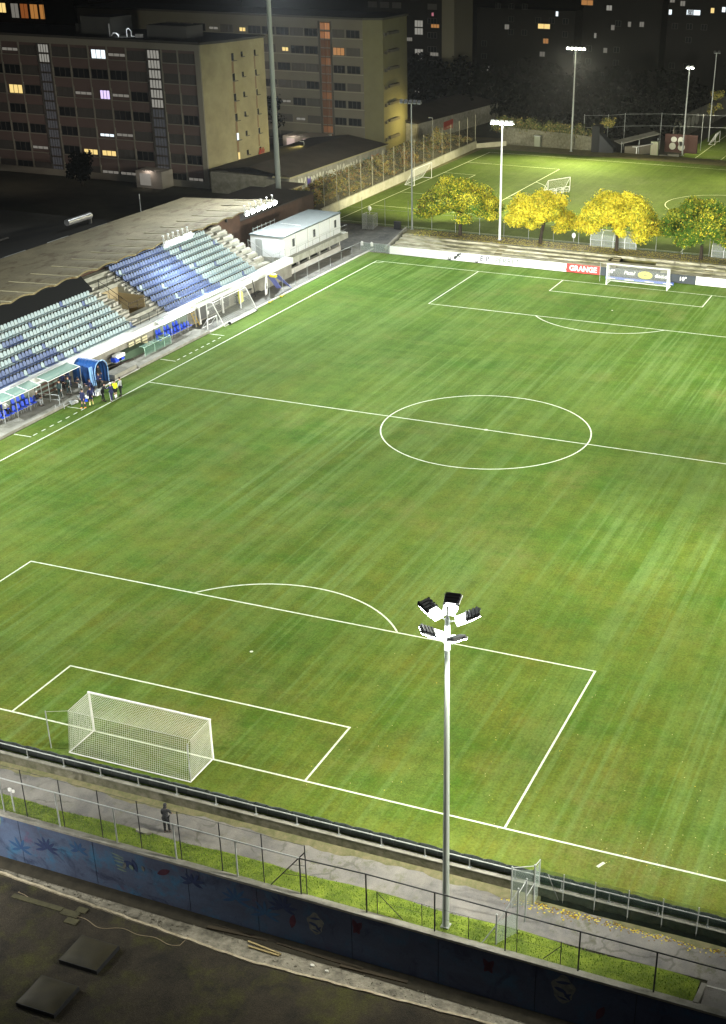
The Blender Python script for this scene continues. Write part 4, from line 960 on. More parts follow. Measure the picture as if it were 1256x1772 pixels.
for y, l in ((72.0, "first white rolled post standing behind the training goal"), (76.9, "second white rolled post standing behind the training goal")):
    tag(MB().tube((-39.6, y, 0), (-39.7, y, 1.9), .12).build("rolled_post", white), l, "post")
# stand lettering panel behind goal
def text_obj(s, size, loc, rot, m, parent=None, name="lettering", ext=.006, align='CENTER', sx=1.0, shear=0.0, off=0.0):
    cu = bpy.data.curves.new("t", 'FONT'); cu.body = s; cu.size = size; cu.extrude = ext; cu.align_x = align; cu.align_y = 'CENTER'; cu.shear = shear; cu.offset = off; cu.resolution_u = 3
    o = bpy.data.objects.new("t", cu); COL.objects.link(o); dg = bpy.context.evaluated_depsgraph_get(); dg.update()
    me = bpy.data.meshes.new_from_object(o.evaluated_get(dg)); bpy.data.objects.remove(o); bpy.data.curves.remove(cu)
    me.materials.clear(); me.materials.append(m); me.transform(Matrix.Diagonal((sx, 1, 1, 1)))
    r = bpy.data.objects.new(name, me); COL.objects.link(r); r.rotation_euler = rot; r.location = Vector(loc) - (wloc(parent) if parent else Vector((0, 0, 0)))
    if parent: r.parent = parent
    return r
wb = thing("wall_banner", "dark banner with white lettering on the stand wall behind the training goal", "banner", (-40.1, 75.5, .2))
MB().box(-40.20, 72.4, .15, -40.15, 79.2, 1.55).build("sheet", mat("charcoal_banner", (.10, .10, .10), .7), wb)
mb = MB()
for k in range(11):                       # worn lettering, no longer legible
    y = 74.2 + .27 * k; s_ = .12 + .06 * (k % 3 == 0)
    mb.prism([(-40.147, y, 1.08 - s_), (-40.147, y + .05, 1.08 - s_), (-40.147, y + .16, 1.08 + s_ * .8), (-40.147, y + .09, 1.08 + s_)], (.004, 0, 0)).box(-40.147, y + .02, 1.05, -40.143, y + .17, 1.10)
mb.path([(-40.14, 77.3, .75), (-40.14, 77.35, 1.35), (-40.14, 77.75, 1.25), (-40.14, 78.0, .8)], .05, 5).build("worn_lettering", white, wb)
MB().prism([(-40.147, 74.6 + .22 * math.cos(t), .55 + .22 * math.sin(t)) for t in [k * PI / 7 for k in range(14)]], (.004, 0, 0)).build("emblem", white, wb)
# teardrop banners, a-frame, small items
td = thing("teardrop_banner", "white teardrop banner with dark mark leaning at the stand wall", "banner", (-38.9, 87.2, 0))
tp = [(0, 0), (.45, .1), (.62, .9), (.58, 1.7), (.35, 2.2), (.12, 1.9), (-.05, 1.0)]
MB().prism([(-38.9 - b * .12, 85.3 + a + b * .28, b) for a, b in tp], (.04, 0, 0)).build("flag", white, td)
MB().prism([(-38.855 - b * .12, 85.45 + a * .6 + b * .28, b + .0) for a, b in ((.1, .6), (.5, .7), (.55, .95), (.3, .9), (.4, 1.3), (.2, 1.25))], (.01, 0, 0)).build("printed_mark", darkmetal, td)
af = thing("lavender_board", "lavender blue angled board with yellow top beside the teardrop banner", "board", (-38.2, 88, 0))
lv = mat("lavender", (.16, .18, .45), .5)
MB().prism([(-38.6, 87.0, 1.9), (-38.1, 87.3, 2.0), (-37.6, 89.3, .1), (-37.9, 89.6, .05)], (0, .12, 0)).prism([(-39.4, 87.0, 1.8), (-38.9, 87.3, 1.9), (-38.6, 88.7, .1), (-39.1, 88.5, .05)], (0, .1, 0)).build("panel", lv, af)
MB().box(-39.1, 86.9, 1.75, -38.3, 87.4, 2.05).build("top_cover", mat("yellow_cover", (.75, .65, .03), .5), af)
vb = thing("yellow_bibs", "bright yellow training bibs hanging on the wall right of the goal", "bibs", (-39.6, 81.0, 0))
MB().prism([(-39.6, 80.4, .2), (-39.6, 81.2, .3), (-39.7, 81.25, 1.3), (-39.8, 80.9, 1.6), (-39.7, 80.4, 1.35)], (.18, 0, 0)).build("cloth", mat("yellow_bib", (.8, .75, .02), .7), vb)
for (x, y), l in (((-36.9, 82.6), "small yellow pump lying on the turf edge right of the training goal"), ((-36.9, 85.4), "second small yellow pump nearer the teardrop banner")):
    tag(MB().ball((x, y, .1), .13, sc_=(1.6, .7, .7)).tube((x, y, .1), (x + .3, y + .3, .25), .04).build("yellow_float", mat("yellow_cover", (.75, .65, .03), .5)), l, "training gear")
tag(MB().box(-40.2, 80.5, .2, -39.8, 86, .3).box(-40.2, 80.5, .9, -39.9, 84.2, .98).tube((-40, 80.6, 0), (-40, 80.6, .95), .04).tube((-40, 84, 0), (-40, 84, .95), .04).tube((-39.6, 84.3, 0), (-39.9, 84.3, 1.9), .05).build("wall_shelf", darkmetal), "dark shelf rack at the stand wall between bibs and teardrop banner", "rack")
bxs = thing("gear_heap", "clutter of bags, bottles and crates on the ground before the tunnel", "bags", (-36.9, 47.5, 0))
for x, y, s, m_ in ((-36.3, 47.9, .22, white), (-36.0, 48.2, .16, white), (-36.5, 48.6, .2, galv), (-37.0, 46.4, .2, galv), (-36.8, 45.4, .14, white), (-36.6, 46.9, .18, white), (-36.2, 46.1, .13, brightblue), (-36.9, 45.0, .18, galv)):
    MB().obox((x, y, s * .8), (s, s * 1.3, s * .7), Matrix.Rotation(random.random() * 2, 3, 'Z')).build("bag", m_, bxs)
for x, y in ((-36.75, 44.1), (-37.3, 43.6)): MB().tube((x, y - .5, .25), (x, y + .6, .25), .025).tube((x, y - .5, 0), (x, y - .5, .5), .025).tube((x, y + .6, 0), (x, y + .6, .5), .025).build("low_bench_frame", galv, bxs)
hr = thing("tube_barrier", "thin grey tube barrier on the platform right of the left dugout", "barrier", (-38.2, 43.9, .22))
MB().path([(-39.6, 43.6, .22), (-39.6, 43.6, 1.1), (-37.4, 43.9, 1.1), (-37.4, 43.9, .22)], .03, 6).tube((-39.6, 43.6, .65), (-37.4, 43.9, .65), .02).build("tubes", galv, hr)
# debris/bench clutter behind
mb = MB()
for k in range(3): mb.box(-40.18, 44.4, .3 + .45 * k, -40.05, 49.2, .55 + .45 * k)
tag(mb.build("wall_boards", rust), "brown horizontal boards on the wall behind the crowded dugout", "boards")

# ================================================================== FAR END: boards, terrace, trees
YB = 110.2
def board(label, x0, x1, m, h=1.0, lean=.10):
    b_ = thing("advertising_board", label, "advertising board", ((x0 + x1) / 2, YB, 0), 0, "advertising boards behind the far goal line")
    MB().prism([(x0, YB, .02), (x1, YB, .02), (x1, YB + lean, h), (x0, YB + lean, h)], (0, .05, 0)).build("panel", m, b_)
    mb = MB()
    for x in np.arange(x0 + .4, x1, 2.4): mb.tube((x, YB + .12, .8), (x, YB + .7, 0), .02, n=5)
    mb.build("rear_strut", galv, b_); return b_
wbrd = mat("white_board", (.9, .9, .9), .5)
pale_ink = mat("pale_ink", (0.15, .18, .17), .6); grey_ink = mat("grey_ink", (.05, .055, .055), .6)
LEAN = math.atan2(.10, .98)
def btxt(s, size, x, z, m, p, sx=1.0, shear=0, off=0):
    return text_obj(s, size, (x, YB + .10 * z - .012, z), (R(90) - LEAN, 0, 0), m, p, sx=sx, shear=shear, off=off)
b1 = board("long white advertising board with a grey figure mark at the left corner", -34.05, -22.4, wbrd)
def scribble(x0, x1, z, h, m, p):
    mb = MB(); x = x0; r_ = random.Random(int(x0 * 10))
    while x < x1:
        w_ = r_.uniform(.04, .10); hh = h * r_.uniform(.5, 1)
        if r_.random() > .15: mb.prism([(x, YB + .1 * z - .006, z - h / 2), (x + w_ * .7, YB + .1 * z - .006, z - h / 2), (x + w_, YB + .1 * (z + hh / 2) - .006, z - h / 2 + hh), (x + .02, YB + .1 * (z + hh / 2) - .006, z - h / 2 + hh)], (0, -.005, 0))
        x += w_ + .05
    mb.build("faint_lettering", m, p)
scribble(-29.8, -27.3, .55, .16, pale_ink, b1); scribble(-23.4, -22.5, .45, .16, pale_ink, b1)
# angular figure mark
def poly(pts, x, z, m, p, name="printed_mark", s=1.0):
    return MB().prism([(x + a * s, YB + .10 * (z + b * s) - .006, z + b * s) for a, b in pts], (0, -.006, 0)).build(name, m, p)
poly([(-.45, .0), (-.25, .05), (-.15, -.2), (.0, -.1), (.1, .15), (.55, .32), (.5, .5), (-.05, .38), (-.1, .12), (-.3, -.42), (-.5, -.25)], -24.6, .5, grey_ink, b1)
poly([(.02, .05), (.4, -.02), (.42, .08), (.12, .2)], -24.6, .5, grey_ink, b1)
b2 = board("white board with pale PERRET lettering and initials", -22.36, -13.9, wbrd)
btxt("PERRET", .92, -17.85, .5, pale_ink, b2, sx=1.08, off=.018); btxt("E", .9, -21.3, .52, mat("lilac_ink", (.11, .11, .15), .6), b2, off=.03); btxt("P", .9, -20.5, .55, mat("lilac_ink", (.11, .11, .15), .6), b2, off=.03)
b3 = board("white board with small grey text and a curved stripe emblem", -13.86, -10.05, wbrd)
btxt("Café du Marché", .3, -12.35, .76, grey_ink, b3, sx=.95); scribble(-13.4, -11.3, .40, .2, pale_ink, b3)
for k in range(4):
    pts = []
    for q in range(8): f = q / 7; pts.append((-.38 + .24 * k + .30 * math.sin(f * 1.5) - .06, .36 - .7 * f))
    for q in range(7, -1, -1): f = q / 7; pts.append((-.38 + .24 * k + .30 * math.sin(f * 1.5) + .05, .36 - .7 * f))
    poly(pts, -10.7, .5, grey_ink, b3)
b4 = board("red advertising board with white GRANGE lettering", -10.0, -5.75, mat("red_board", (.72, .035, .03), .5))
btxt("GRANGE", .88, -7.88, .50, white, b4, sx=1.0, off=.028)
nav = mat("dark_slate_board", (.025, .035, .045), .5)
b5 = board("dark advertising board asking Pizza? with a round gold emblem behind the goal", -5.7, 6.25, nav)
btxt("10°", .62, -4.25, .60, white, b5, sx=1.1, off=.02); btxt("10°", .62, 4.7, .52, white, b5, sx=1.1, off=.02)
btxt("Pizza?", .60, -1.95, .60, white, b5, sx=1.0, shear=.15, off=.015); btxt("dieci.ch", .60, 2.1, .58, white, b5, sx=.95, off=.015)
gold = mat("gold_print", (.55, .50, .06), .5)
poly([(.92 * math.cos(t), .46 * math.sin(t)) for t in [2 * PI * k / 26 for k in range(26)]], 0.02, .52, gold, b5)
for a_, l_ in ((30, .45), (150, .45), (90, .32), (-30, .4), (210, .4)):
    t = R(a_); poly([(.08 * math.cos(t + 1.57) , .05 * math.sin(t + 1.57)), (l_ * 1.6 * math.cos(t), l_ * .8 * math.sin(t)), (-.08 * math.cos(t + 1.57), -.05 * math.sin(t + 1.57))], 0.02, .50, mat("olive_print", (.18, .2, .03), .5), b5).location.y -= .004
bs = mat("blue_strip", (.07, .12, .40), .5)
MB().prism([(-4.6, YB - 1.4, .02), (3.9, YB - 1.4, .02), (3.9, YB - 1.25, .30), (-4.6, YB - 1.25, .30)], (0, .05, 0)).build("low_blue_strip", bs, b5)
for x in (-3.9, -1.6, .9, 3.2): MB().prism([(x - .6, YB - 1.405, .08), (x + .6, YB - 1.405, .08), (x + .5, YB - 1.38, .16), (x - .5, YB - 1.38, .16)], (0, -.01, 0)).build("white_mark", white, b5)
board("blank glaring white board at the far right", 6.3, 30, wbrd)
for x, l in ((-25.6, "small wire stand at the foot of the white board left of the figure mark"), (-21.9, "small dark weight at the foot of the board left of the initials")):
    MBx = MB(); MBx.path([(x - .2, YB - .25, 0), (x - .15, YB - .15, .42), (x + .15, YB - .15, .42), (x + .2, YB - .25, 0)], .035, 5).box(x - .12, YB - .25, 0, x + .12, YB - .1, .2); tag(MBx.build("board_weight", grey_ink), l, "weight")
# corner rail
cr_ = thing("corner_railing", "grey tube railing with mesh around the far left corner of the pitch", "railing", (-38, 110.2, 0))
for x in (-38.3, -36.2, -34.3): MB().tube((x, 110.5, 0), (x, 110.5, 1.05), .035).build("post", galv, cr_)
MB().tube((-38.3, 110.5, 1.05), (-34.1, 110.5, 1.05), .035).tube((-38.3, 110.5, 1.05), (-38.9, 96, 1.05), .03).build("top_rail", galv, cr_)
for y in np.arange(84, 110, 3.4): MB().tube((-37.6 - (y - 84) * .03, y, 0), (-37.6 - (y - 84) * .03, y, 1.9 if y < 100 else 1.05), .025, n=5).build("post", galv, cr_)
mb = MB(); mb.quad((-38.3, 110.5, .05), (-34.1, 110.5, .05), (-34.1, 110.5, 1.05), (-38.3, 110.5, 1.05)); mb.build("mesh", gm, cr_)
for x, l in ((-38.0, "first white lamp box on the corner railing"), (-36.6, "second white lamp box on the corner railing")):
    tag(MB().obox((x, 110.3, .95), (.16, .10, .22), Euler((.2, 0, .3)).to_matrix()).ball((x, 110.25, 1.2), .1).build("corner_box", white), l, "box")
cg = thing("mesh_cage", "grey mesh cage gate standing on the far asphalt yard", "gate", (-40.6, 118.8, .9))
for (x, y) in ((-41.6, 118.3), (-40.1, 118.5), (-40.1, 120.0), (-41.6, 119.8)): MB().tube((x, y, .6), (x, y, 2.9), .035).build("post", galv, cg)
MB().path([(-41.6, 118.3, 2.9), (-40.1, 118.5, 2.9), (-40.1, 120.0, 2.9), (-41.6, 119.8, 2.9), (-41.6, 118.3, 2.9)], .03).build("frame", galv, cg)
mb = MB(); 
for p, q in (((-41.6, 118.3), (-40.1, 118.5)), ((-40.1, 118.5), (-40.1, 120)), ((-41.6, 118.3), (-41.6, 119.8))): mb.quad((*p, .8), (*q, .8), (*q, 2.9), (*p, 2.9))
mb.build("mesh", mesh_mat("cage_mesh", (.4, .42, .4), .08, .02), cg)
tag(MB().box(-37.4, 119.4, 1.1, -36.5, 119.9, 2.1).box(-37.35, 119.35, 1.2, -37.0, 119.39, 1.9).box(-36.9, 119.35, 1.2, -36.55, 119.39, 1.9).build("dark_bins", darkmetal), "pair of dark bins at the top of the far yard", "bin")

# terrace steps
tc_ = mat("terrace_stone", (0.55, 0.52, 0.40), .9, noise=(1.0, .14, (.5, 2, 2)), col2=(0.17, .165, .085), bump=(5, .6))
tr2 = thing("stone_terrace", "weathered stone spectator steps between the boards and the autumn trees", "terrace", (0, 114, 0))
random.seed(3)
for r in range(5):
    x = -34.9 + r * .05; y = 111.6 + r * 1.1; z = .24 * (r + 1)
    mb = MB()
    while x < 40:
        l = random.uniform(2.5, 7); 
        if not (r and (abs(x + 5.2) < 1.0 or abs(x + 20.3) < .6)): mb.box(x, y + random.uniform(-.03, .03), z - .30, min(x + l - .06, 40), y + 1.12, z + random.uniform(-.015, .015))
        x += l
    mb.build("step", tc_, tr2)
for x in (-20.3, -5.0, 7.0):
    mb = MB()
    for r in range(9): mb.box(x - .5, 111.5 + r * .58, -.02, x + .5, 117.2, .135 * (r + 1) - .03)
    mb.build("stair", mat("terrace_stair", (.2, .18, .10), .9), tr2)
# parapet on the left edge
MB().prism([(-35.3, 111.2, .0), (-35.3, 118.4, 1.2), (-35.3, 118.4, 1.75), (-35.3, 111.2, .45)], (.22, 0, 0)).build("side_kerb", concrete, tr2)
# fence behind the terrace
nf = thing("pitch_divider_fence", "thin wire fence with slim posts along the second field behind the trees", "fence", (0, 120.3, 1.2))
for x in np.arange(-46, 40, 3.45): MB().tube((x, 120.35, Z2), (x, 120.35, Z2 + 3.6 if x < -30 else Z2 + 2.2), .028, n=5).build("post", galv, nf)
MB().tube((-46, 120.35, Z2 + 2.15), (40, 120.35, Z2 + 2.15), .012, n=4).tube((-46, 120.35, Z2 + .1), (40, 120.35, Z2 + .1), .012, n=4).build("wire", galv, nf)

# leaf litter and trees
ly = mat("leaf_yellow", (0.82, 0.72, 0.055), .6); ly2 = mat("leaf_gold", (0.70, 0.54, 0.035), .6); lg = mat("leaf_green", (0.09, 0.19, 0.018), .6); lg2 = mat("leaf_lime", (0.34, 0.36, 0.03), .6); lb = mat("leaf_brown", (0.17, 0.10, 0.02), .7)
for m_ in (ly, ly2, lg, lg2, lb):
    nt, N, L = G(m_); b = N["Principled BSDF"]; tb = N.new("ShaderNodeBsdfTranslucent"); tb.inputs[0].default_value = b.inputs["Base Color"].default_value
    mx = N.new("ShaderNodeMixShader"); mx.inputs[0].default_value = .35; out = [n for n in N if n.type == 'OUTPUT_MATERIAL'][0]
    L.new(b.outputs[0], mx.inputs[1]); L.new(tb.outputs[0], mx.inputs[2]); L.new(mx.outputs[0], out.inputs[0])
bark = mat("bark", (0.055, 0.042, 0.028), .95, noise=(5, .2, (1, 1, .3)), col2=(.02, .016, .012))
def leaves(mb_v, mb_f, mb_m, cen, n, rad, size, mi, rs, shell=.55, squash=.8):
    """n leaf quads around cen inside radius rad (numpy)"""
    d = rs.normal(size=(n, 3)); d /= np.linalg.norm(d, axis=1)[:, None]
    r = rad * (shell + (1 - shell) * rs.random(n) ** .6) * (1 + .18 * rs.normal(size=n)).clip(.4, 1.35)
    P = np.array(cen) + d * r[:, None] * np.array([1, 1, squash])
    a = rs.normal(size=(n, 3)); a /= np.linalg.norm(a, axis=1)[:, None]; a = a * .55 + np.cross(d, rs.normal(size=(n, 3))) * .8; a /= np.linalg.norm(a, axis=1)[:, None]
    b = np.cross(a, d + .6 * rs.normal(size=(n, 3))); b /= np.linalg.norm(b, axis=1)[:, None]
    s = size * rs.uniform(.6, 1.3, n)[:, None]
    q = np.stack([P - a * s, P - b * s * .62, P + a * s, P + b * s * .62], 1)
    base = sum(len(x) for x in mb_v); mb_v.append(q.reshape(-1, 3)); mb_f.append((base + np.arange(4 * n)).reshape(-1, 4)); mb_m.append(np.full(n, mi) if np.isscalar(mi) else mi)
def mk(name, V, F, Mi, mats, parent=None, loc=None):
    V = np.concatenate(V); F = np.concatenate(F); Mi = np.concatenate(Mi).astype(np.int32)
    base = np.array(wloc(parent)) if parent is not None else np.zeros(3)
    me = bpy.data.meshes.new(name); me.vertices.add(len(V)); me.vertices.foreach_set("co", (V - base).ravel()); me.loops.add(F.size); me.loops.foreach_set("vertex_index", F.ravel().astype(np.int32))
    me.polygons.add(len(F)); me.polygons.foreach_set("loop_start", np.arange(0, F.size, 4, dtype=np.int32)); me.polygons.foreach_set("loop_total", np.full(len(F), 4, dtype=np.int32))
    for m_ in mats: me.materials.append(m_)
    me.polygons.foreach_set("material_index", Mi); me.update(); me.validate()
    o = bpy.data.objects.new(name, me); COL.objects.link(o)
    if parent is not None: o.parent = parent
    return o
def tree(label, x, y, z, rx, ry, h, hb, tint, seed, kind="autumn_tree", ncl=64, nl=620, lean=0.0):
    """flat-topped spreading crown; tint(u)->material weights"""
    rs = np.random.default_rng(seed); t = thing(kind, label, "tree", (x, y, z), 0, "trees on top of the terrace")
    tr_ = MB(); top = (x + lean, y, z + hb + .3)
    tr_.tube((x, y, z - .1), (x + lean * .3, y, z + hb * .5), .26, .21, 10).tube((x + lean * .3, y, z + hb * .5), top, .21, .20, 10)
    cl = []
    for k in range(ncl):
        a = rs.random() * 2 * PI; f = rs.random() ** .55; u = f * math.cos(a); v = f * math.sin(a)
        dome = math.sqrt(max(0, 1 - f * f)); zz = z + hb + .1 + (h - hb) * (dome * rs.uniform(.2, 1.0) ** .7) * .82 + rs.uniform(-.1, .7) - .3 * f
        cl.append((x + u * (rx - .9), y + v * (ry - .9), zz, f))
    for k in range(9):
        a = 2 * PI * k / 9 + rs.random() * .5; f = rs.uniform(.45, .85); px_, py_ = x + f * rx * .9 * math.cos(a), y + f * ry * .9 * math.sin(a); pz = z + hb + (h - hb) * rs.uniform(.2, .6)
        mid = (x + .45 * (px_ - x) + lean, y + .45 * (py_ - y), z + hb + .5 + .35 * (pz - z - hb))
        tr_.tube(top, mid, .12, .08, 7).tube(mid, (px_, py_, pz), .08, .03, 6)
        for q in range(3): tr_.tube(mid, (px_ + rs.uniform(-1.2, 1.2), py_ + rs.uniform(-1.2, 1.2), pz + rs.uniform(-.3, 1.2)), .05, .015, 5)
    tr_.build("trunk", bark, t)
    V, F, Mi = [], [], []
    for cx, cy, cz, f in cl:
        wgt = np.array(tint((cx - x) / rx, (cz - z - hb) / (h - hb), rs), float); wgt = np.clip(wgt, 0, None) * rs.gamma(3.0, size=5); wgt /= wgt.sum()  # random tone per clump stands in for light and dark shading
        r = rs.uniform(.55, 1.15); n = int(nl * r)
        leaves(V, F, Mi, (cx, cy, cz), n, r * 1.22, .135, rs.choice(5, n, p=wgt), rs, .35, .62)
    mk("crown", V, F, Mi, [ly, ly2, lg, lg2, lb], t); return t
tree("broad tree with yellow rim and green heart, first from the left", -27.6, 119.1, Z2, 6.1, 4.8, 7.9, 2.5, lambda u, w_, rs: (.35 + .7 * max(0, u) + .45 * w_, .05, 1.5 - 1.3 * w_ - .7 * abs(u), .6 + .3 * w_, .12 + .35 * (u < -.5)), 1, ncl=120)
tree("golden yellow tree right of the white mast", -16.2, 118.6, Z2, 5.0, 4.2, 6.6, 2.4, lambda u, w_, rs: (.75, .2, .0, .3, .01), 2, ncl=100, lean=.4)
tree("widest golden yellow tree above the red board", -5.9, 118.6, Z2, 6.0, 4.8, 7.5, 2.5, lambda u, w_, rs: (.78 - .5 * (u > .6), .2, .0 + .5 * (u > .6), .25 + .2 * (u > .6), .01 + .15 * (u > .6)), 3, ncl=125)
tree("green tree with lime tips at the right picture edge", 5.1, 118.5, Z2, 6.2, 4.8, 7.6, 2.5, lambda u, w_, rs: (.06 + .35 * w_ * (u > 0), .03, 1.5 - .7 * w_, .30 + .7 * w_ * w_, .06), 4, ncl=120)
tree("second green tree beyond the right picture edge", 16.3, 118.5, Z2, 6.0, 4.6, 6.3, 2.0, lambda u, w_, rs: (.2, .05, .6, .3, .06), 5, ncl=60)
V, F, Mi = [], [], []; rs = np.random.default_rng(11)
n = 9000
xx = rs.uniform(-34, 25, n); yy = 116.4 + rs.random(n) ** 1.3 * 3.7; keep = (rs.random(n) < (.35 + .65 * np.exp(-((xx + 12) / 13) ** 2)))
xx, yy = xx[keep], yy[keep]; n = len(xx); zz = np.where(yy > 117.0, Z2 + .01, 1.21) + .01
on = yy < 117.0; zz[on] = 1.235
an = rs.random(n) * 6.3; s = .085
q = np.stack([np.stack([xx + s * np.cos(an + k * PI / 2), yy + s * np.sin(an + k * PI / 2), zz + (k % 2) * .02], 1) for k in range(4)], 1)
tag(mk("fallen_leaves", [q.reshape(-1, 3)], [np.arange(4 * n).reshape(-1, 4)], [rs.choice(5, n, p=(.5, .25, .02, .1, .13))], [ly, ly2, lg, lg2, lb]), "yellow fallen leaves under the autumn trees", "leaves", kind='stuff')
n = 190; xx = np.concatenate([rs.normal(31, 4, n // 2), rs.uniform(8, 36, n // 2)]); yy = rs.uniform(-2.6, 26, n) * rs.random(n); zz = np.full(n, .012); an = rs.random(n) * 6.3; s = .032
q = np.stack([np.stack([xx + s * np.cos(an + k * PI / 2), yy + s * np.sin(an + k * PI / 2), zz], 1) for k in range(4)], 1)
tag(mk("pitch_leaves", [q.reshape(-1, 3)], [np.arange(4 * n).reshape(-1, 4)], [rs.choice(5, n, p=(.6, .1, .0, .2, .1))], [mat("dry_leaf_pale", (.5, .45, .2), .8), ly2, lg, lg2, lb]), "scattered dry leaves on the turf near the right corner", "leaves", kind='stuff')
# dirt litter at the path edge under the netting
n = 700; xx = rs.uniform(21.5, 34, n); yy = -3.95 - np.abs(rs.normal(0, .22, n)); an = rs.random(n) * 6.3; s = .045
q = np.stack([np.stack([xx + s * np.cos(an + k * PI / 2), yy + s * np.sin(an + k * PI / 2), -.605 - .14 * (-3.6 - yy)], 1) for k in range(4)], 1)
tag(mk("path_leaves", [q.reshape(-1, 3)], [np.arange(4 * n).reshape(-1, 4)], [rs.choice(5, n, p=(.1, .3, .0, .1, .5))], [ly, ly2, lg, lg2, lb]), "brown leaf litter along the foot of the netting fence", "leaves", kind='stuff')

# second field furniture
sh = mat("frosted_shelter", (.30, .33, .31), .35, alpha=.5)
def shelter(label, x0, x1, y):
    s_ = thing("curved_shelter", label, "shelter", ((x0 + x1) / 2, y, Z2), 0, "clear curved shelters of the second field")
    mb = MB(); prof = [(y + .1, Z2 + .1), (y + .0, Z2 + .9), (y + .2, Z2 + 1.6), (y + .7, Z2 + 2.0), (y + 1.4, Z2 + 2.0)]
    for (ya, za), (yb, zb) in zip(prof[:-1], prof[1:]): mb.quad((x0, ya, za), (x1, ya, za), (x1, yb, zb), (x0, yb, zb))
    mb.build("curved_panel", sh, s_)
    for x in np.linspace(x0, x1, 5): MB().path([(x, a, b) for a, b in prof], .035).build("hoop", white, s_)
    MB().tube((x0, prof[0][0], Z2 + .9), (x1, prof[0][0], Z2 + .9), .03).tube((x0, prof[-1][0], prof[-1][1]), (x1, prof[-1][0], prof[-1][1]), .03).build("rail", white, s_)
shelter("clear curved shelter partly behind the golden tree trunk", -9.7, -3.6, 119.6); shelter("clear curved shelter at the right edge beside the green tree", 6.2, 12.3, 119.6)
def pgoal(label, x, y, az, w_=5.0, h=2.0, d=1.3, grp=None, r=.05, z=Z2, cat="goal"):
    g = thing("portable_goal", label, cat, (x, y, z), 0, grp); c, s_ = math.cos(R(az)), math.sin(R(az))
    P = lambda u, v, k: (x + u * c - v * s_, y + u * s_ + v * c, z + k)
    MB().path([P(-w_ / 2, 0, 0), P(-w_ / 2, 0, h), P(w_ / 2, 0, h), P(w_ / 2, 0, 0)], r, 8).build("front_frame", white, g)
    MB().path([P(-w_ / 2, 0, h), P(-w_ / 2, d, .04), P(w_ / 2, d, .04), P(w_ / 2, 0, h)], r * .6, 6).path([P(-w_ / 2, 0, .04), P(-w_ / 2, d, .04)], r * .6).path([P(w_ / 2, 0, .04), P(w_ / 2, d, .04)], r * .6).build("back_frame", white, g)
    mb = MB(); grid(mb, P(-w_ / 2, 0, h), P(w_ / 2, 0, h), P(w_ / 2, d, .05), P(-w_ / 2, d, .05), .25, .008); mb.build("net", netw, g)
pgoal("white goal at the left end of the second field", x0, yc, 90, 7.3, 2.44, 1.6)
pgoal("large white training goal standing on the second field above the golden tree", -24.4, 153.5, 62, 4.8, 2.0, 1.2)
for k in range(4): pgoal(["first", "second", "third", "fourth"][k] + " from the left of the small folding goals in front of the training goal", -25.4 + .72 * k, 149.6 + 1.35 * k, 62, 1.2, .9, .6, "small folding goals on the second field", .04)
pgoal("white goal standing on the third field at the top right", -12.8, 220, 90, 4.5, 2.0, 1.2, z=.02)
mb = MB(); 
for (x, y) in ((-44.2, 126.5), (-12.5, 121.5)): mb.ball((x, y, Z2 + .8), .28, sc_=(1, .5, 1.3)).tube((x, y, Z2), (x, y, Z2 + .7), .03)
tag(mb.build("white_flags", white), "pale round discs on short stakes near the second field touchline", "marker")

# low white wall left of the second field + posts
lw = thing("boundary_wall", "long cream low wall along the left side of the second field", "wall", (-49.6, 155, Z2))
MB().prism([(-49.2, 121.5, 0), (-50.5, 187.5, 0), (-50.75, 187.5, 0), (-49.45, 121.5, 0)], (0, 0, 2.45)).build("wall", mat("cream_boundary", (.55, .52, .40), .8, noise=(.6, .22), col2=(.36, .34, .22)), lw)
MB().prism([(-50.5, 187.5, 0), (-46.5, 192.5, 0), (-46.7, 192.7, 0), (-50.75, 187.6, 0)], (0, 0, 2.0)).build("wall_end", cream, lw)
pw = thing("post_fence", "row of tall slim posts with wire mesh standing on the cream wall", "fence", (-49.8, 150, 3.6))
P_ = []
for k in range(16):
    y = 122.5 + 4.3 * k; x = -49.3 - (y - 121.5) * .0195; MB().tube((x, y, 2.4), (x, y, 7.0), .035, n=5).build("post", mat("pale_post", (.42, .40, .30), .6), pw); P_.append((x, y))
mb = MB(); mb.quad((*P_[0], 2.5), (*P_[-1], 2.5), (*P_[-1], 6.9), (*P_[0], 6.9)); mb.build("mesh", mesh_mat("side_mesh", (.3, .28, .2), .12, .006), pw)
# undergrowth bank behind the wall
mb = MB(); mb.add([(-49.9, 121, 2.3), (-51.2, 188, 2.3), (-63.0, 188, 1.0), (-62.5, 121, .6), (-56, 121, 2.6), (-57, 188, 2.9)], [(0, 1, 5, 4), (4, 5, 2, 3)]); mb.add([(-57, 188, 2.9), (-51.2, 188, 2.3), (-46.8, 193, 1.3), (-50, 200, 1.3), (-63, 200, 1.0), (-63, 188, 1)], [(0, 1, 2, 3, 4, 5)]); struct("bank", mb, mat("dry_bank", (.12, .105, .05), .95, noise=(.5, .2), col2=(.05, .045, .02)))
V, F, Mi = [], [], []
gb = [mat("dry_grass", (.24, .19, .07), .8), mat("rusty_leaf", (.24, .12, .03), .8), mat("dull_green_leaf", (.10, .12, .03), .8), mat("dark_green_leaf", (.035, .05, .015), .8), mat("ochre_leaf", (.34, .27, .05), .8)]
for k in range(300):
    y = rs.uniform(121, 190); f = rs.random(); x = -50.4 - (y - 121) * .02 - f * 9; zc = 2.6 + .3 * rs.random() - .7 * abs(f - .5)
    p = (.45, .25, .18, .07, .05) if rs.random() < .7 else (.2, .1, .3, .2, .2)
    n = 60; leaves(V, F, Mi, (x, y, zc), n, rs.uniform(.4, .9), .16, rs.choice(5, n, p=p), rs, .2, .7)
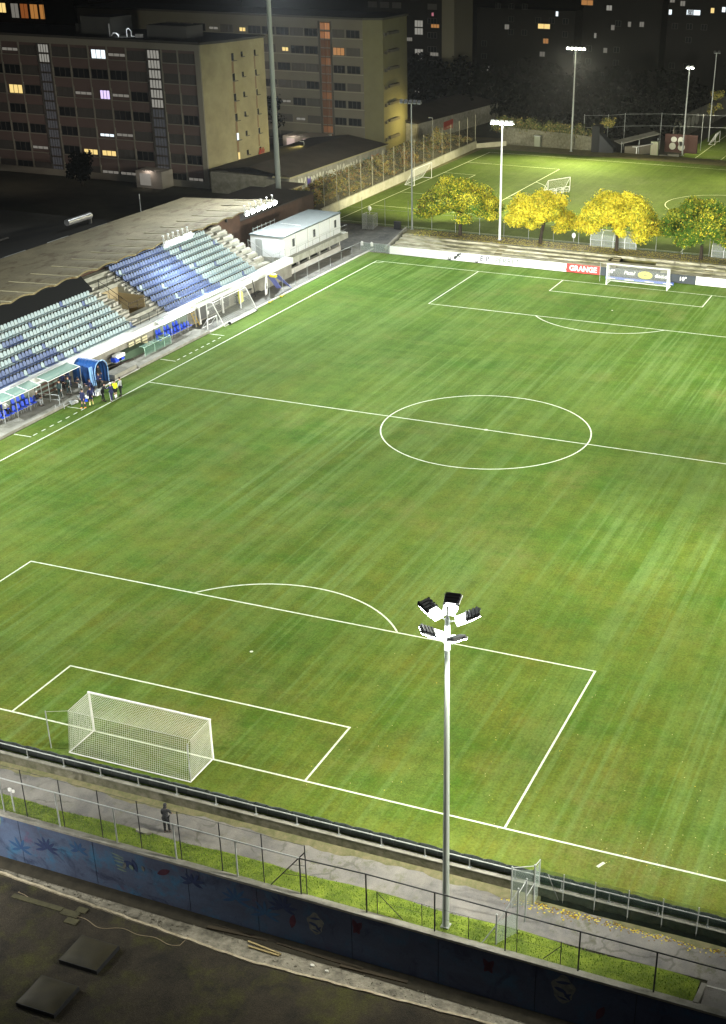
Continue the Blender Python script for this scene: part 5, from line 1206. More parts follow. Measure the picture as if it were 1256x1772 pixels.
tag(mk("dry_undergrowth", V, F, Mi, gb), "dry brown and rusty undergrowth on the bank behind the cream wall", "undergrowth", kind='stuff')
def bush(label, x, y, z, r, h, p, seed, n=500, ncl=9, size=.16, name="bush"):
    rs_ = np.random.default_rng(seed); t = thing(name, label, name.replace("_", " "), (x, y, z)); V, F, Mi = [], [], []
    MB().tube((x, y, z), (x + .1, y, z + h * .5), .06, .03).tube((x, y, z), (x - .3, y + .2, z + h * .45), .04, .02).build("stem", bark, t)
    for k in range(ncl):
        a = rs_.random() * 6.3; f = rs_.random() ** .5; nn = n // ncl
        leaves(V, F, Mi, (x + r * .7 * f * math.cos(a), y + r * .7 * f * math.sin(a), z + h * rs_.uniform(.25, .85)), nn, r * .42, size, rs_.choice(5, nn, p=p), rs_, .3, .9)
    mk("foliage", V, F, Mi, gb, t)
bush("yellowish bush on the bank beside the graffiti wall", -52.5, 133.0, 2.3, 1.6, 2.6, (.2, .1, .3, .05, .35), 21)
bush("ochre bush halfway along the cream wall", -52.6, 150.5, 2.3, 1.2, 2.2, (.2, .2, .1, .1, .4), 22)
bush("rusty shrub above the cream wall beside the far mast", -52.3, 160, 2.3, 1.8, 2.4, (.3, .5, .1, .05, .05), 23)
bush("tall ochre shrub near the far end of the cream wall", -53.5, 176, 2.3, 2.2, 4.2, (.3, .1, .25, .05, .3), 24, 800)
bush("lime green bush on top of the dark box at the far line", -28.8, 197, 5.0, 1.6, 1.4, (.1, .0, .4, .0, .5), 25)
bush("yellow green bush on the thin pole at the far right", -14.6, 224, 3.2, 1.6, 6.8, (.1, .0, .4, .1, .4), 26, 900, 14)

# far line: retaining wall, black box, sheds, graffiti
fw = thing("far_retaining_wall", "dim stone wall with hanging plants behind the second field", "wall", (-40, 198, 0))
MB().prism([(-50, 199.8, 0), (-38.7, 197.2, 0), (-31, 195.0, 0), (-31, 195.4, 0), (-38.7, 197.7, 0), (-50, 200.3, 0)], (0, 0, 3.4)).build("wall", mossy, fw)
V, F, Mi = [], [], []
for k in range(90):
    f = rs.random(); x = -52 + 22 * f; y = 200.8 - 5 * f + rs.uniform(-.4, 1.6); n = 70
    leaves(V, F, Mi, (x, y, 3.4 + rs.uniform(-.5, 1.3)), n, rs.uniform(.6, 1.3), .2, rs.choice(5, n, p=(.25, .03, .4, .3, .02)), rs, .2, .8)
tag(mk("hedge_plants", V, F, Mi, gb), "shaggy dull green plants hanging over the far stone wall", "plants", kind='stuff')
bb = thing("black_screened_box", "tall black screened enclosure at the far touchline", "enclosure", (-29, 194, 0))
MB().box(-30.4, 192.6, 0, -29.0, 195.4, 5.6).build("tower_panel", black, bb); MB().prism([(-28.95, 192.6, 0), (-26.4, 193.1, 0), (-26.4, 193.1, 1.9), (-28.95, 192.6, 4.4)], (0, 2.2, 0)).build("sloping_panel", mat("dark_blue_sheet", (.012, .014, .02), .6), bb)
lean = thing("low_shed", "low open shed with grey sloping roof beside the black enclosure", "shed", (-22, 199, 0))
MB().prism([(-26.2, 197.2, 2.1), (-20.6, 204, 3.3), (-22.0, 205.2, 3.5), (-27.8, 198.8, 2.3)], (0, 0, .15)).build("roof", concrete, lean)
MB().prism([(-25.6, 198.6, 0), (-21.2, 203.8, 0), (-21.4, 204.0, 0), (-25.8, 198.8, 0)], (0, 0, 1.6)).build("wall", mat("shed_timber", (.22, .20, .15), .8), lean)
for p in ((-26, 197.4), (-20.8, 203.8), (-23.5, 200.4)): MB().tube((*p, 0), (*p, 2.6), .07).build("post", galv, lean)
el = thing("electric_cabinet", "pale cabinet standing between the shed and the white graffiti", "cabinet", (-20.6, 200.6, 0))
MB().box(-21.3, 200.3, 0, -19.9, 201.2, 2.5).build("body", mat("pale_green_box", (.42, .45, .30), .7), el); MB().box(-21.1, 200.26, .3, -20.65, 200.295, 2.2).box(-20.55, 200.26, .3, -20.1, 200.295, 2.2).build("door", cream, el)
el2 = thing("electric_cabinet", "small grey cabinet on the grass below the far stone wall", "cabinet", (-41.3, 195, Z2)); MB().box(-41.8, 194.6, 0, -40.7, 195.3, 2.9).build("body", mat("grey_cabinet", (.25, .27, .2), .7), el2); MB().box(-41.9, 194.5, 2.9, -40.6, 195.4, 3.0).build("lid", galv, el2)
gw = thing("graffiti_wall", "dark red brick wall with white rounded graffiti at the far line", "wall", (-18, 205.8, 0))
MB().box(-20, 206, 0, -13.9, 206.4, 3.2).build("wall", mat("dark_brick", (.07, .035, .028), .9), gw)
gwht = mat("graffiti_white", (.62, .62, .55), .8, noise=(1.5, .3), col2=(.45, .45, .38))
for cx, cz, rx_, rz_ in ((-18.3, 2.3, .55, .5), (-18.5, 1.1, .62, .62), (-17.0, 2.2, .55, .62), (-16.8, 1.0, .66, .6), (-17.0, 1.6, .35, .4)):
    MB().prism([(cx + rx_ * math.cos(t), 205.99, cz + rz_ * math.sin(t)) for t in [k * PI / 8 for k in range(16)]], (0, -.012, 0)).build("painted_letter", gwht, gw)
gw2 = thing("graffiti_wall", "grey sloping wall with pale graffiti left of the third field", "wall", (-22, 236, 0))
MB().prism([(-21, 218, 0), (-18.5, 262, 0), (-18.7, 262, 0), (-21.2, 218, 0)], (0, 0, 4.2)).build("wall", concrete, gw2)
for k in range(5):
    y = 222 + 3.2 * k; MB().prism([(-20.98 + (y - 218 + 1.2 * math.cos(t)) * .0568 + .02, y + 1.2 * math.cos(t), 2.3 + 1.1 * math.sin(t)) for t in [q * PI / 7 for q in range(14)]], (.02, 0, 0)).build("painted_letter", gwht, gw2)
gf2 = thing("far_rail_goal", "white pole frame standing in front of the low shed", "frame", (-22.8, 194.6, 0)); MB().path([(-22.6, 195, 0), (-22.6, 195, 2.2), (-20.8, 200, 2.2)], .09, 8).tube((-23.4, 195, 2.2), (-22.6, 195, 2.2), .07).build("tubes", white, gf2)
ff = thing("far_fence", "tall grey post fence in front of the dark wood", "fence", (-20, 207, 0)); FP = [(-34, 200), (-30, 202), (-27.6, 205), (-21.5, 208.5), (-14, 210), (-6, 212)]
for p in FP: MB().tube((*p, 0), (*p, 6.5), .045).build("post", galv, ff)
MB().path([(*p, 6.3) for p in FP], .02).path([(*p, 4.2) for p in FP], .02).build("rail", galv, ff)
for x, y, a in ((-17, 200.3, 20), (-18.2, 198.5, -30)): MB().obox((x, y, .3), (1.0, .4, .3), Matrix.Rotation(R(a), 3, 'Z')).build("x", concrete)
for o in [o for o in bpy.data.objects if o.name in ("x",)]: o.name = "concrete_bench"; tag(o, "pale concrete bench block in front of the white graffiti", "bench")
for o in [o for o in bpy.data.objects if o.name.startswith("x.")]: o.name = "concrete_bench"; tag(o, "second pale concrete block nearer the second field", "bench")
tag(MB().ball((-13.6, 196, .2), .45, sc_=(2, .6, .5)).ball((-12.7, 196.2, .2), .3, sc_=(1.4, .8, .6)).build("dark_bag", black), "black bag lying on the grass near the third field corner", "bag")
tag(MB().box(-15.6, 208, 0, -14.6, 209, 1.6).box(-15.8, 207.9, 1.6, -14.4, 209.1, 1.75).build("dark_bin", darkmetal), "dark bin beside the rightmost lamp mast", "bin")
# wood
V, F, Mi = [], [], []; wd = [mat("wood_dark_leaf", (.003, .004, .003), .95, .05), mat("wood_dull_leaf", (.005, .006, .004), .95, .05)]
for k in range(520):
    x = rs.uniform(-95, 40); y = 214 + 40 * rs.random() - (x + 30) * .02; 
    if x > -20: y += 52
    if x < -42 and y < 225: y += 22
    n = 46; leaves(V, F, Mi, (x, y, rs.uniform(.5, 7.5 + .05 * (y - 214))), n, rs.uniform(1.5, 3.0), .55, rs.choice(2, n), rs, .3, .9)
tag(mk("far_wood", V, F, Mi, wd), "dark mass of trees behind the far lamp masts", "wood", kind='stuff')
pt_ = thing("pine_tree", "dark pointed conifer standing before the third apartment block", "tree", (-77, 252, -.1))
MB().tube((-77, 250, 0), (-77, 250, 9), .2, .05).build("trunk", bark, pt_)
V, F, Mi = [], [], []
for k in range(24): f = k / 24; leaves(V, F, Mi, (-77, 250, .5 + 9.0 * f), 80, 2.3 * (1 - f) + .15, .3, 0, rs, .2, .35)
mk("crown", V, F, Mi, wd, pt_)
for (x, y, h, l) in ((-88, 176, 9, "dark leafless looking tree before the second apartment block"), (-81, 152, 7, "dark tree beside the second block entrance"), (-97, 133, 5, "low dark tree behind the stand roof")):
    t = thing("dark_tree", l, "tree", (x, y, 0)); MB().tube((x, y, 0), (x, y, h * .6), .25, .12).build("trunk", bark, t); V, F, Mi = [], [], []
    for k in range(26): a = rs.random() * 6.3; f = rs.random() ** .5 * h * .38; leaves(V, F, Mi, (x + f * math.cos(a), y + f * math.sin(a), h * rs.uniform(.35, .95)), 60, h * .16, .3, rs.choice(2, 60), rs, .3, .9)
    mk("crown", V, F, Mi, wd, t)

# ================================================================== BUILDINGS
random.seed(5)
glass_d = mat("window_dark", (0.015, .017, .02), .15); blind = mat("window_blind", (.075, .07, .065), .7)
def lit(name, col, st): return mat(name, (.1, .1, .1), emis=(col, st))
LW_ = lit("window_lit_white", (.85, .95, 1.0), 1.3); LY = lit("window_lit_yellow", (1.0, .72, .25), 1.0); LO = lit("window_lit_orange", (1.0, .42, .10), .38); LD = lit("window_lit_dim", (.75, .70, .60), .22); LV = lit("window_lit_violet", (.75, .6, 1.0), 1.2); LS = lit("window_lit_stair", (.85, .82, .72), .30)
frame_m = mat("facade_frame", (.08, .075, .068), .9); facA = mat("facade_brown", (.155, .112, .10), .9, noise=(.15, .3), col2=(.12, .085, .078))
sideA = mat("side_wall_cream", (.37, .335, .20), .9, noise=(.25, .2), col2=(.24, .21, .125)); facB = mat("facade_grey", (.17, .16, .13), .9, noise=(.2, .3), col2=(.13, .12, .10))
def fwin(p, x0, x1, z0, z1, y, m, n=3):
    """front facing window: recessed pane with mullions"""
    w_ = MB(); w_.box(x0, y - .10, z0 - .06, x1, y - .002, z0)
    w_.box(x0, y - .10, z1, x1, y - .002, z1 + .06)
    for k in range(n + 1):
        x = x0 + (x1 - x0) * k / n; w_.box(x - .04, y - .08, z0, x + .04, y - .003, z1)
    f = w_.build("window", frame_m, p); MB().box(x0, y - .045, z0, x1, y - .004, z1).build("pane", m, f); return f
def rwin(p, y0, y1, z0, z1, x, m, sill=True):
    w_ = MB().box(x + .002, y0, z0 - .1, x + .25 if sill else x + .08, y1, z0 - .02).box(x + .002, y0 - .06, z0, x + .06, y0, z1).box(x + .002, y1, z0, x + .06, y1 + .06, z1)
    f = w_.build("window", frame_m, p); MB().box(x + .003, y0, z0, x + .04, y1, z1).build("pane", m, f); return f
# ---- first block
A_ = thing("apartment_block", "nearest long brown apartment block with a lit cream end wall behind the stand", "building", (-77.7, 139.5, 0))
H = 21.0; xr = -77.7; yf = 139.5
MB().box(-135, yf, 0, xr, yf + 16.0, H).build("wall", [facA], A_)
MB().prism([(xr + .01, yf + .005, 0), (xr + 1.35, yf + 5.2, 0), (xr + 2.3, yf + 15.9, 0), (xr + .01, yf + 15.9, 0)], (0, 0, H - .003)).build("end_wall", sideA, A_)
MB().box(-135.2, yf - .35, H, xr + .2, yf + 16.2, H + .35).prism([(xr + .2, yf - .35, H), (xr + 1.6, yf + 5.1, H), (xr + 2.5, yf + 16.2, H), (xr + .2, yf + 16.2, H)], (0, 0, .35)).build("roof", mat("block_roof", (.06, .058, .055), .9), A_)
MB().box(-78.55, yf - .28, 0, xr, yf - .003, H).box(-135, yf - .28, H - .9, -78.55, yf - .003, H).box(-135, yf - .28, 0, -78.55, yf - .003, 1.0).build("facade_frame", mat("grey_frame", (.24, .225, .185), .9), A_)
bays = [(-81.6, -78.7), (-84.5, -81.7)] + [(-87.4 - 3.46 * (k + 1) + .1, -87.4 - 3.46 * k) for k in range(5)] + [(-107.4 - 3.4 * (k + 1) + .1, -107.4 - 3.4 * k) for k in range(4)]
litA = {(0, 0): None, (3, 0): LD, (4, 0): LW_, (8, 0): LD, (8, 2): LY, (5, 2): LD, (4, 2): LV, (3, 2): LD, (3, 4): LD, (4, 4): LW_, (5, 5): LY, (4, 5): LY, (7, 5): LD, (3, 6): LD, (4, 6): LD, (0, 6): LD}
for r in range(7):
    zc = 18.55 - 2.95 * r
    for i, (xa, xb) in enumerate(bays):
        m_ = litA.get((i, r)) or (glass_d if random.random() < .55 else blind)
        if m_ in (LY, LV, LW_) and i in (4, 5, 8): 
            xa2, xb2 = xb - (xb - xa) * (.85 if m_ != LV else .6), xb - .25; z0, z1 = (zc - .25, zc + 1.0) if (r == 0 or r == 2) else (zc + .0, zc + (.75 if m_ is LY else .38))
            fwin(A_, xa2, xb2, z0, z1, yf, m_)
        else: fwin(A_, xa + .15, xb - .15, zc - .25 if m_ is not LD else zc + .2, zc + 1.05 if m_ is not LD else zc + .6, yf, m_)
    mb = MB()
    mb.box(-135, yf - .16, zc - 1.55, -107.4, yf - .004, zc - .42).box(-104.7, yf - .16, zc - 1.55, -87.4, yf - .004, zc - .42).box(-84.5, yf - .16, zc - 1.55, -78.56, yf - .004, zc - .42)
    mb.build("balcony_band", facA, A_)
    MB().box(-135, yf - .22, zc - .42, -107.4, yf - .004, zc - .30).build("slab_edge", mat("grey_frame", (.24, .225, .185), .9), A_); MB().box(-104.7, yf - .22, zc - .42, -87.4, yf - .004, zc - .30).build("slab_edge", mat("grey_frame", (.24, .225, .185), .9), A_); MB().box(-84.5, yf - .22, zc - .42, -78.56, yf - .004, zc - .30).build("slab_edge", mat("grey_frame", (.24, .225, .185), .9), A_)
for xa, xb in bays: MB().box(xa - .16, yf - .19, 1.0, xa + .06, yf - .006, H - .9).build("pillar", mat("grey_frame", (.24, .225, .185), .9), A_)
for xa, xb, nl_, z0 in ((-87.3, -84.6, 5, 0), (-107.3, -104.8, 2, 0)):
    st = MB().box(xa, yf - .20, 1.0, xa + .25, yf - .005, H - .9).box(xb - .25, yf - .20, 1.0, xb, yf - .005, H - .9).build("stair_bay", frame_m, A_)
    for k in range(14):
        z = H - 1.0 - 1.42 * k
        on = (k < nl_ * 1 or (nl_ == 5 and k in (5,))) ; MB().box(xa + .3, yf - .05, z - 1.25, xb - .3, yf - .006, z - .12).build("stair_pane", LS if on else (mat("stair_dim", (.1, .1, .1), emis=((.7, .75, .9), .035))), st)
    mb = MB()
    for q in range(5): x = xa + .3 + (xb - xa - .6) * q / 4; mb.box(x - .04, yf - .12, 1.0, x + .04, yf - .06, H - .9)
    for k in range(15): mb.box(xa, yf - .12, H - 1.0 - 1.42 * k - .06, xb, yf - .055, H - 1.0 - 1.42 * k + .06)
    mb.build("mullion", frame_m, st)
for r in range(7):
    zc = 18.6 - 2.95 * r
    if r < 6: MB().box(xr + 1.50, yf + 6.6, zc - 2.1, xr + 1.53, yf + 8.1, zc - .45).build("brown_panel", mat("brown_panel", (.22, .15, .09), .9), A_); MB().box(xr + 2.02, yf + 12.8, zc - 2.0, xr + 2.06, yf + 14.2, zc - .15).build("brown_panel", mat("brown_panel", (.22, .15, .09), .9), A_)
    rwin(A_, yf + 6.7, yf + 8.0, zc - .3, zc + .75, xr + 1.50, LW_ if r == 4 else (LY if r == 5 else glass_d)); rwin(A_, yf + 9.3, yf + 10.2, zc + .1, zc + .8, xr + 1.72, glass_d); rwin(A_, yf + 13.0, yf + 14.0, zc + .0, zc + .8, xr + 2.04, glass_d)
mb = MB()
for i in range(14): mb.tube((xr + 2.2, 151.8 + .14 * i, 3.6), (xr + 2.2, 151.95 + .14 * i, 3.9 + .3 * (i % 3)), .06, n=4)
mb.build("red_graffiti", mat("red_spray", (.35, .06, .04), .8), A_)
for x0_, x1_, y0_, y1_, h_, nm_ in ((-101, -95.5, 143, 149, 2.6, "roof_house"), (-103.5, -101.2, 145, 148, 1.3, "roof_house"), (-89, -82, 143, 148, 1.8, "roof_house")): MB().box(x0_, y0_, H + .35, x1_, y1_, H + .35 + h_).build(nm_, mat("roof_house_grey", (.10, .10, .095), .9), A_)
MB().tube((-94.6, 141.2, H + .3), (-94.6, 141.2, H + 2.2), .1).path([(-94.2, 141, H + .5), (-93.8, 141, H + .9), (-93.2, 141, H + .9), (-92.8, 141, H + .4)], .1).path([(-92, 142, H + .4), (-92, 142, H + 1.4), (-91.6, 142, H + 1.6), (-91.2, 142, H + 1.2), (-91.2, 142, H + .5), (-89.6, 141.5, H + .5)], .07).box(-90.0, 141.2, H + .3, -89.0, 141.9, H + .9).build("roof_pipe", mat("lit_pipe", (.7, .7, .72), .4), A_)
l_ = beam((-92.5, 139.9, H + 2.0), (-92.5, 143, H + .6), 350, 110, COOL)  # beam without a built lamp, aimed at the roof pipes
MB().box(-88.9, yf - 3.6, 0, -84.2, yf - .3, 2.6).build("entrance_porch", mat("porch_plaster", (.35, .32, .28), .8), A_)
MB().box(-88.2, yf - 3.63, .4, -86.2, yf - 3.605, 2.2).build("porch_window", LD, A_)
# ---- second block
B_ = thing("apartment_block", "second grey apartment block with an orange lit stair shaft right of the tall mast", "building", (-70.6, 183, 0))
H = 22.0; xr = -70.6; yf = 183.0
MB().box(-130, yf, 0, xr, yf + 14, H).build("wall", facB, B_)
MB().prism([(xr + .01, yf + .005, 0), (-67.6, yf + 1.9, 0), (-68.0, yf + 13.9, 0), (xr + .01, yf + 13.9, 0)], (0, 0, H - .003)).build("end_wall", mat("side_wall_dim", (.16, .155, .09), .9, noise=(.2, .3), col2=(.11, .105, .065)), B_)
MB().box(-130.2, yf - .3, H, xr + .2, yf + 14.2, H + .35).prism([(xr + .2, yf - .3, H), (-67.4, yf + 1.8, H), (-67.8, yf + 14.2, H), (xr + .2, yf + 14.2, H)], (0, 0, .35)).build("roof", mat("block_roof", (.06, .058, .055), .9), B_)
bayB = [(-73.9, -71.1), (-76.6, -74.1)] + [(-79.4 - 2.85 * (k + 1) + .1, -79.4 - 2.85 * k) for k in range(11)]
litB = {(1, 1): LO, (4, 1): LY, (0, 6): LD, (9, 0): LD, (7, 0): LY, (1, 6): LW_, (4, 4): LD, (3, 5): LD}
for r in range(7):
    zc = 19.4 - 2.95 * r
    MB().box(-118, yf - .14, zc - .62, -79.4, yf - .005, zc - .48).build("slab_edge", mat("grey_frame", (.24, .225, .185), .9), B_); MB().box(-76.6, yf - .14, zc - .62, xr, yf - .005, zc - .48).build("slab_edge", mat("grey_frame", (.24, .225, .185), .9), B_)
    for i, (xa, xb) in enumerate(bayB):
        m_ = litB.get((i, r)) or (glass_d if random.random() < .5 else blind)
        if m_ in (LY,): fwin(B_, xb - 1.6, xb - .3, zc - .1, zc + .5, yf, m_, 2)
        elif m_ in (LW_, LD): fwin(B_, xb - 2.2, xb - .3, zc + .0, zc + .4, yf, m_, 2)
        else: fwin(B_, xa + .12, xb - .12, zc - .35, zc + .85, yf, m_)
stB = MB().box(-79.3, yf - .2, 0, -79.0, yf - .004, H - .4).box(-76.95, yf - .2, 0, -76.65, yf - .004, H - .4).build("stair_bay", frame_m, B_)
for k in range(14):
    z = H - .6 - 1.45 * k
    for q, (xa, xb) in enumerate(((-78.9, -78.1), (-78.05, -77.6), (-77.5, -77.05))):
        e = (.36 if k < 2 else (.14 if k in (4, 8, 12) else .035)) * (1 if q else .6); MB().box(xa, yf - .05, z - 1.2, xb, yf - .006, z - .1).build("stair_pane", mat("stair_orange_%d" % int(e * 1000), (.1, .05, .03), emis=((1, .42, .16), e)), stB)
mb = MB()
mb.box(-78.08, yf - .12, .3, -78.0, yf - .056, H - .5)
for k in range(15): mb.box(-79.0, yf - .12, H - .6 - 1.45 * k - .08, -76.95, yf - .055, H - .6 - 1.45 * k + .05)
mb.build("mullion", mat("brown_frame", (.10, .05, .03), .8), stB)
for r in range(7):
    zc = 19.6 - 2.95 * r; MB().box(-67.75, yf + 4.0, zc - .1, -67.2, yf + 8.5, zc + .35).box(-67.8, yf + 2.6, zc - .3, -67.35, yf + 3.4, zc + .2).build("balcony", frame_m, B_)
MB().box(-84.6, yf - 5.5, 0, -77.2, yf - .3, 2.6).build("entrance_porch", mat("porch_plaster", (.35, .32, .28), .8), B_)
MB().box(-83.8, yf - 5.53, .5, -82.2, yf - 5.505, 2.2).box(-80.5, yf - 5.53, .5, -78.8, yf - 5.505, 2.3).build("porch_window", lit("window_lit_rose", (1, .75, .65), .5), B_)
# ---- third block, behind
C_ = thing("apartment_block", "third dark apartment block with two lit stair windows near the top centre", "building", (-80, 255, 0))
yf = 255; MB().box(-135, yf, 0, -84.0, yf + 12, 26).build("wall", mat("facade_dark", (.014, .013, .012), .9), C_)
MB().box(-83.99, yf + .01, 0, -81.0, yf + 12, 25.9).build("end_wall", mat("side_wall_dark", (.16, .15, .11), .9), C_)
for zc, m_ in ((18.6, None), (16.2, LS), (14.6, LS), (8.6, LS), (10.2, LS), (2.0, LS), (3.6, LD)): 
    if m_: fwin(C_, -90.6, -88.6, zc - .7, zc + .6, yf, m_, 3)
for x, z, m_, w2 in ((-86.2, 18.2, lit("window_lit_rose2", (1, .3, .4), .9), .5), (-85.6, 15.8, LO, 2.0), (-85.8, 9.9, LD, 2.0), (-92, 12.8, LD, 1.5), (-97, 17.5, LD, 1.6), (-96, 6, blind, 1.6), (-94, 17, blind, 2)): fwin(C_, x - w2 / 2, x + w2 / 2, z - .35, z + .35, yf, m_, 3)
for r in range(7):
    for x in (-101, -98, -95, -86.3): fwin(C_, x - 1.1, x + 1.1, 19.6 - 2.95 * r - .4, 19.6 - 2.95 * r + .7, yf, glass_d if random.random() < .6 else blind, 3)
# ---- upper left
D_ = thing("apartment_block", "distant dark building with orange lit windows at the upper left corner", "building", (-178, 230, 0))
yf = 230; MB().box(-215, yf, 0, -160, yf + 12, 19.5).build("wall", mat("facade_far_brown", (.08, .05, .035), .9), D_)
for k, x in enumerate((-187.5, -184.0, -180.5, -177.9, -175.2, -172.6)): 
    m_ = [LO, LY, LD, lit("window_lit_ember", (1, .3, .07), .22), LO, LO][k]; fwin(D_, x - 1.1, x + 1.0, 15.6 if k != 1 else 16.6, 18.6, yf, m_, 2)
MB().box(-168, yf - 6, 0, -160, yf - .5, 21).build("stair_tower", mat("facade_dark", (.014, .013, .012), .9), D_)
# ---- far houses on the hill: dark blocks, scattered lit windows
far = [("far dark building with the bright orange windows at the top right of centre", -92, -66, 300, 17, [(-63.6 - 4, 17.5, LO, 0), (-74.0, 13.2, LY, 3.2), (-73.4, 9.8, LO, 1.4), (-74.2, 6.7, LD, 1.4), (-70.7, 16.2, LW_, .7), (-83.9, 12.7, LD, 1.2), (-88.5, 2.6, LS, 1.3)]),
       ("far dark building with small scattered lit windows above the wood", -64, -44, 300, 22, [(-63.0, 19.0, LO, 3.0), (-60.5, 11.6, LS, .6), (-57.7, 8.3, LD, 1.0), (-56.1, 13.6, LD, .9), (-51.9, 14.5, LD, .8), (-48.8, 14.6, LD, 1.1), (-57.3, 18.0, LS, 1.4)]),
       ("far dark building with a bright white strip window at the top right", -42.5, -10, 300, 24, [(-36.2, 17.7, LW_, 3.4), (-41.9, 17.6, LW_, .8), (-31.6, 18.3, LY, .9), (-41.6, 20.3, LD, 1.2), (-28.9, 18.6, LW_, .9), (-39.0, 19.6, LD, 1.2)])]
for l, xa, xb, y, h, ws in far:
    F_ = thing("distant_building", l, "building", (xa, y, 0)); MB().box(xa, y, -2, xb, y + 10, h).build("wall", mat("facade_dark", (.014, .013, .012), .9), F_)
    for x, z, m_, w2 in ws:
        if w2: fwin(F_, x - w2 / 2, x + w2 / 2, z - .5, z + .6, y, m_, 2 if w2 > 1 else 1)
    for r in range(6):
        for x in np.arange(xa + 2, xb - 1, 3.6):
            if random.random() < .3: fwin(F_, x - .7, x + .7, 2 + 3 * r, 3.2 + 3 * r, y + .0, glass_d, 2)
# ---- low buildings with graffiti
lbg = thing("low_building", "low dark roofed building with a long graffiti wall beside the bank", "building", (-66, 160, 0))
x1, x2 = -62.3, -61.6; roofd = mat("tar_roof", (.06, .048, .04), .95, noise=(.3, .25), col2=(.03, .025, .02))
MB().prism([(x1, 137.0, 0), (x2, 172, 0), (-76, 172, 0), (-76, 137, 0)], (0, 0, 3.1)).build("wall", concrete, lbg)
MB().prism([(x1 + .35, 136.5, 3.1), (x2 + .35, 172.4, 3.1), (x2 + .35, 172.4, 3.3), (x1 + .35, 136.5, 3.3)], (-3, 0, 0)).build("eaves", mat("eave_trim", (.30, .28, .17), .8), lbg)
MB().add([(x1 + .3, 136.5, 3.31), (x2 + .3, 172.4, 3.31), (-69, 172.4, 4.4), (-69, 136.5, 4.4), (-76.4, 172.4, 3.4), (-76.4, 136.5, 3.4)], [(0, 1, 2, 3), (3, 2, 4, 5)]).build("roof", roofd, lbg)
for k in range(24):
    y = 138 + 1.02 * k; x = x1 + (y - 137) * .02 + .002; cy_ = y + random.uniform(-.1, .1); rz_ = random.uniform(.6, .95); ry_ = random.uniform(.42, .6)
    m_ = gwht if k not in (0,) else mat("red_spray", (.35, .06, .04), .8)
    MB().prism([(x, cy_ + ry_ * math.cos(t) * (1 + .25 * math.sin(3 * t + k)), 1.55 + rz_ * math.sin(t) * (1 + .2 * math.cos(2 * t + k))) for t in [q * PI / 9 for q in range(18)]], (.012, 0, 0)).build("painted_letter", m_, lbg)
    MB().prism([(x + .014, cy_ + ry_ * .4 * math.cos(t), 1.6 + rz_ * .35 * math.sin(t)) for t in [q * PI / 5 for q in range(10)]], (.008, 0, 0)).build("painted_letter", concrete, lbg)
for (ya, yb, m_) in ((165.8, 169.0, mat("red_spray2", (.45, .08, .05), .8)), (162.6, 165.2, mat("teal_spray", (.12, .2, .18), .8)), (142.6, 143.8, mat("violet_spray", (.16, .12, .5), .8))):
    x = x1 + (ya - 137) * .02 + .05; MB().prism([(x, ya, 1.2), (x, (ya + yb) / 2, .9), (x, yb, 1.3), (x, yb + .1, 2.3), (x, (ya + yb) / 2, 2.0), (x, ya + .2, 2.4)], (.012, 0, 0)).build("painted_patch", m_, lbg)
lb2 = thing("low_building", "farther low dark roofed building with small red graffiti", "building", (-70, 215, 0))
MB().prism([(-65.8, 196, 0), (-62, 232, 0), (-78, 232, 0), (-78, 196, 0)], (0, 0, 3.4)).build("wall", concrete, lb2)
MB().add([(-65.4, 195.5, 3.45), (-61.6, 232.4, 3.45), (-70, 232.4, 4.8), (-72, 195.5, 4.8), (-79, 232.4, 3.5), (-79, 195.5, 3.5)], [(0, 1, 2, 3), (3, 2, 4, 5)]).build("roof", roofd, lb2)
MB().prism([(-64.6, 207, .9), (-64.2, 211, .9), (-64.2, 211, 2.6), (-64.6, 207, 2.4)], (.05, 0, 0)).build("painted_patch", mat("red_spray", (.35, .06, .04), .8), lb2)
sd = thing("small_shed", "small cream shed with a dark window below the graffiti building", "shed", (-60, 131, 0))
MB().box(-62, 129, 0, -58.6, 134, 3.0).build("wall", sideA, sd); MB().box(-62.3, 128.7, 3.0, -58.3, 134.3, 3.15).build("roof", roofd, sd); MB().box(-58.598, 130.4, 1.6, -58.55, 131.1, 2.3).build("window", glass_d, sd)
# dark structures left behind the stand roof
db = thing("rear_hall", "dark flat roofed hall with pale parapet and a silver duct behind the stand roof", "building", (-68, 75, 0))
MB().box(-84, 30, 0, -62.4, 94, 4.6).build("wall", rust, db)
mb = MB(); yy = 30
while yy < 90: mb.box(-62.8, yy, 4.6, -62.2 + .02 * ((yy // 3) % 2), yy + 3.9, 5.3 + .05 * ((yy // 3) % 3)); yy += 4.0
mb.build("parapet", mat("dim_parapet", (.55, .55, .50), .9, noise=(.8, .2), col2=(.3, .3, .28)), db)
MB().box(-84.0, 30, 4.603, -62.81, 93.9, 4.7).box(-70.0, 30, 4.703, -69.7, 80, 5.0).build("roof", mat("hall_roof", (.05, .048, .046), .95), db)
MB().tube((-66.5, 87.0, 5.6), (-66.5, 91.8, 5.6), .38, .42, 14).tube((-66.5, 91.6, 5.6), (-66.5, 91.6, 4.7), .28).build("duct", mat("duct_silver", (.5, .5, .5), .35, .5, .6), db)
tag(MB().tube((-62.5, 97.0, 0), (-62.5, 97.0, 7.6), .06).build("vent_pole", galv), "thin vent pole behind the stand roof", "pole")
rb_ = thing("brown_store", "red brown boarded store wall under the right end of the stand roof", "shed", (-52, 100, 0)); MB().box(-60, 98.2, 0, -50.2, 121, 4.6).build("wall", rust, rb_); MB().box(-60.2, 98, 4.6, -50.0, 121.2, 4.75).build("roof", roofd, rb_)
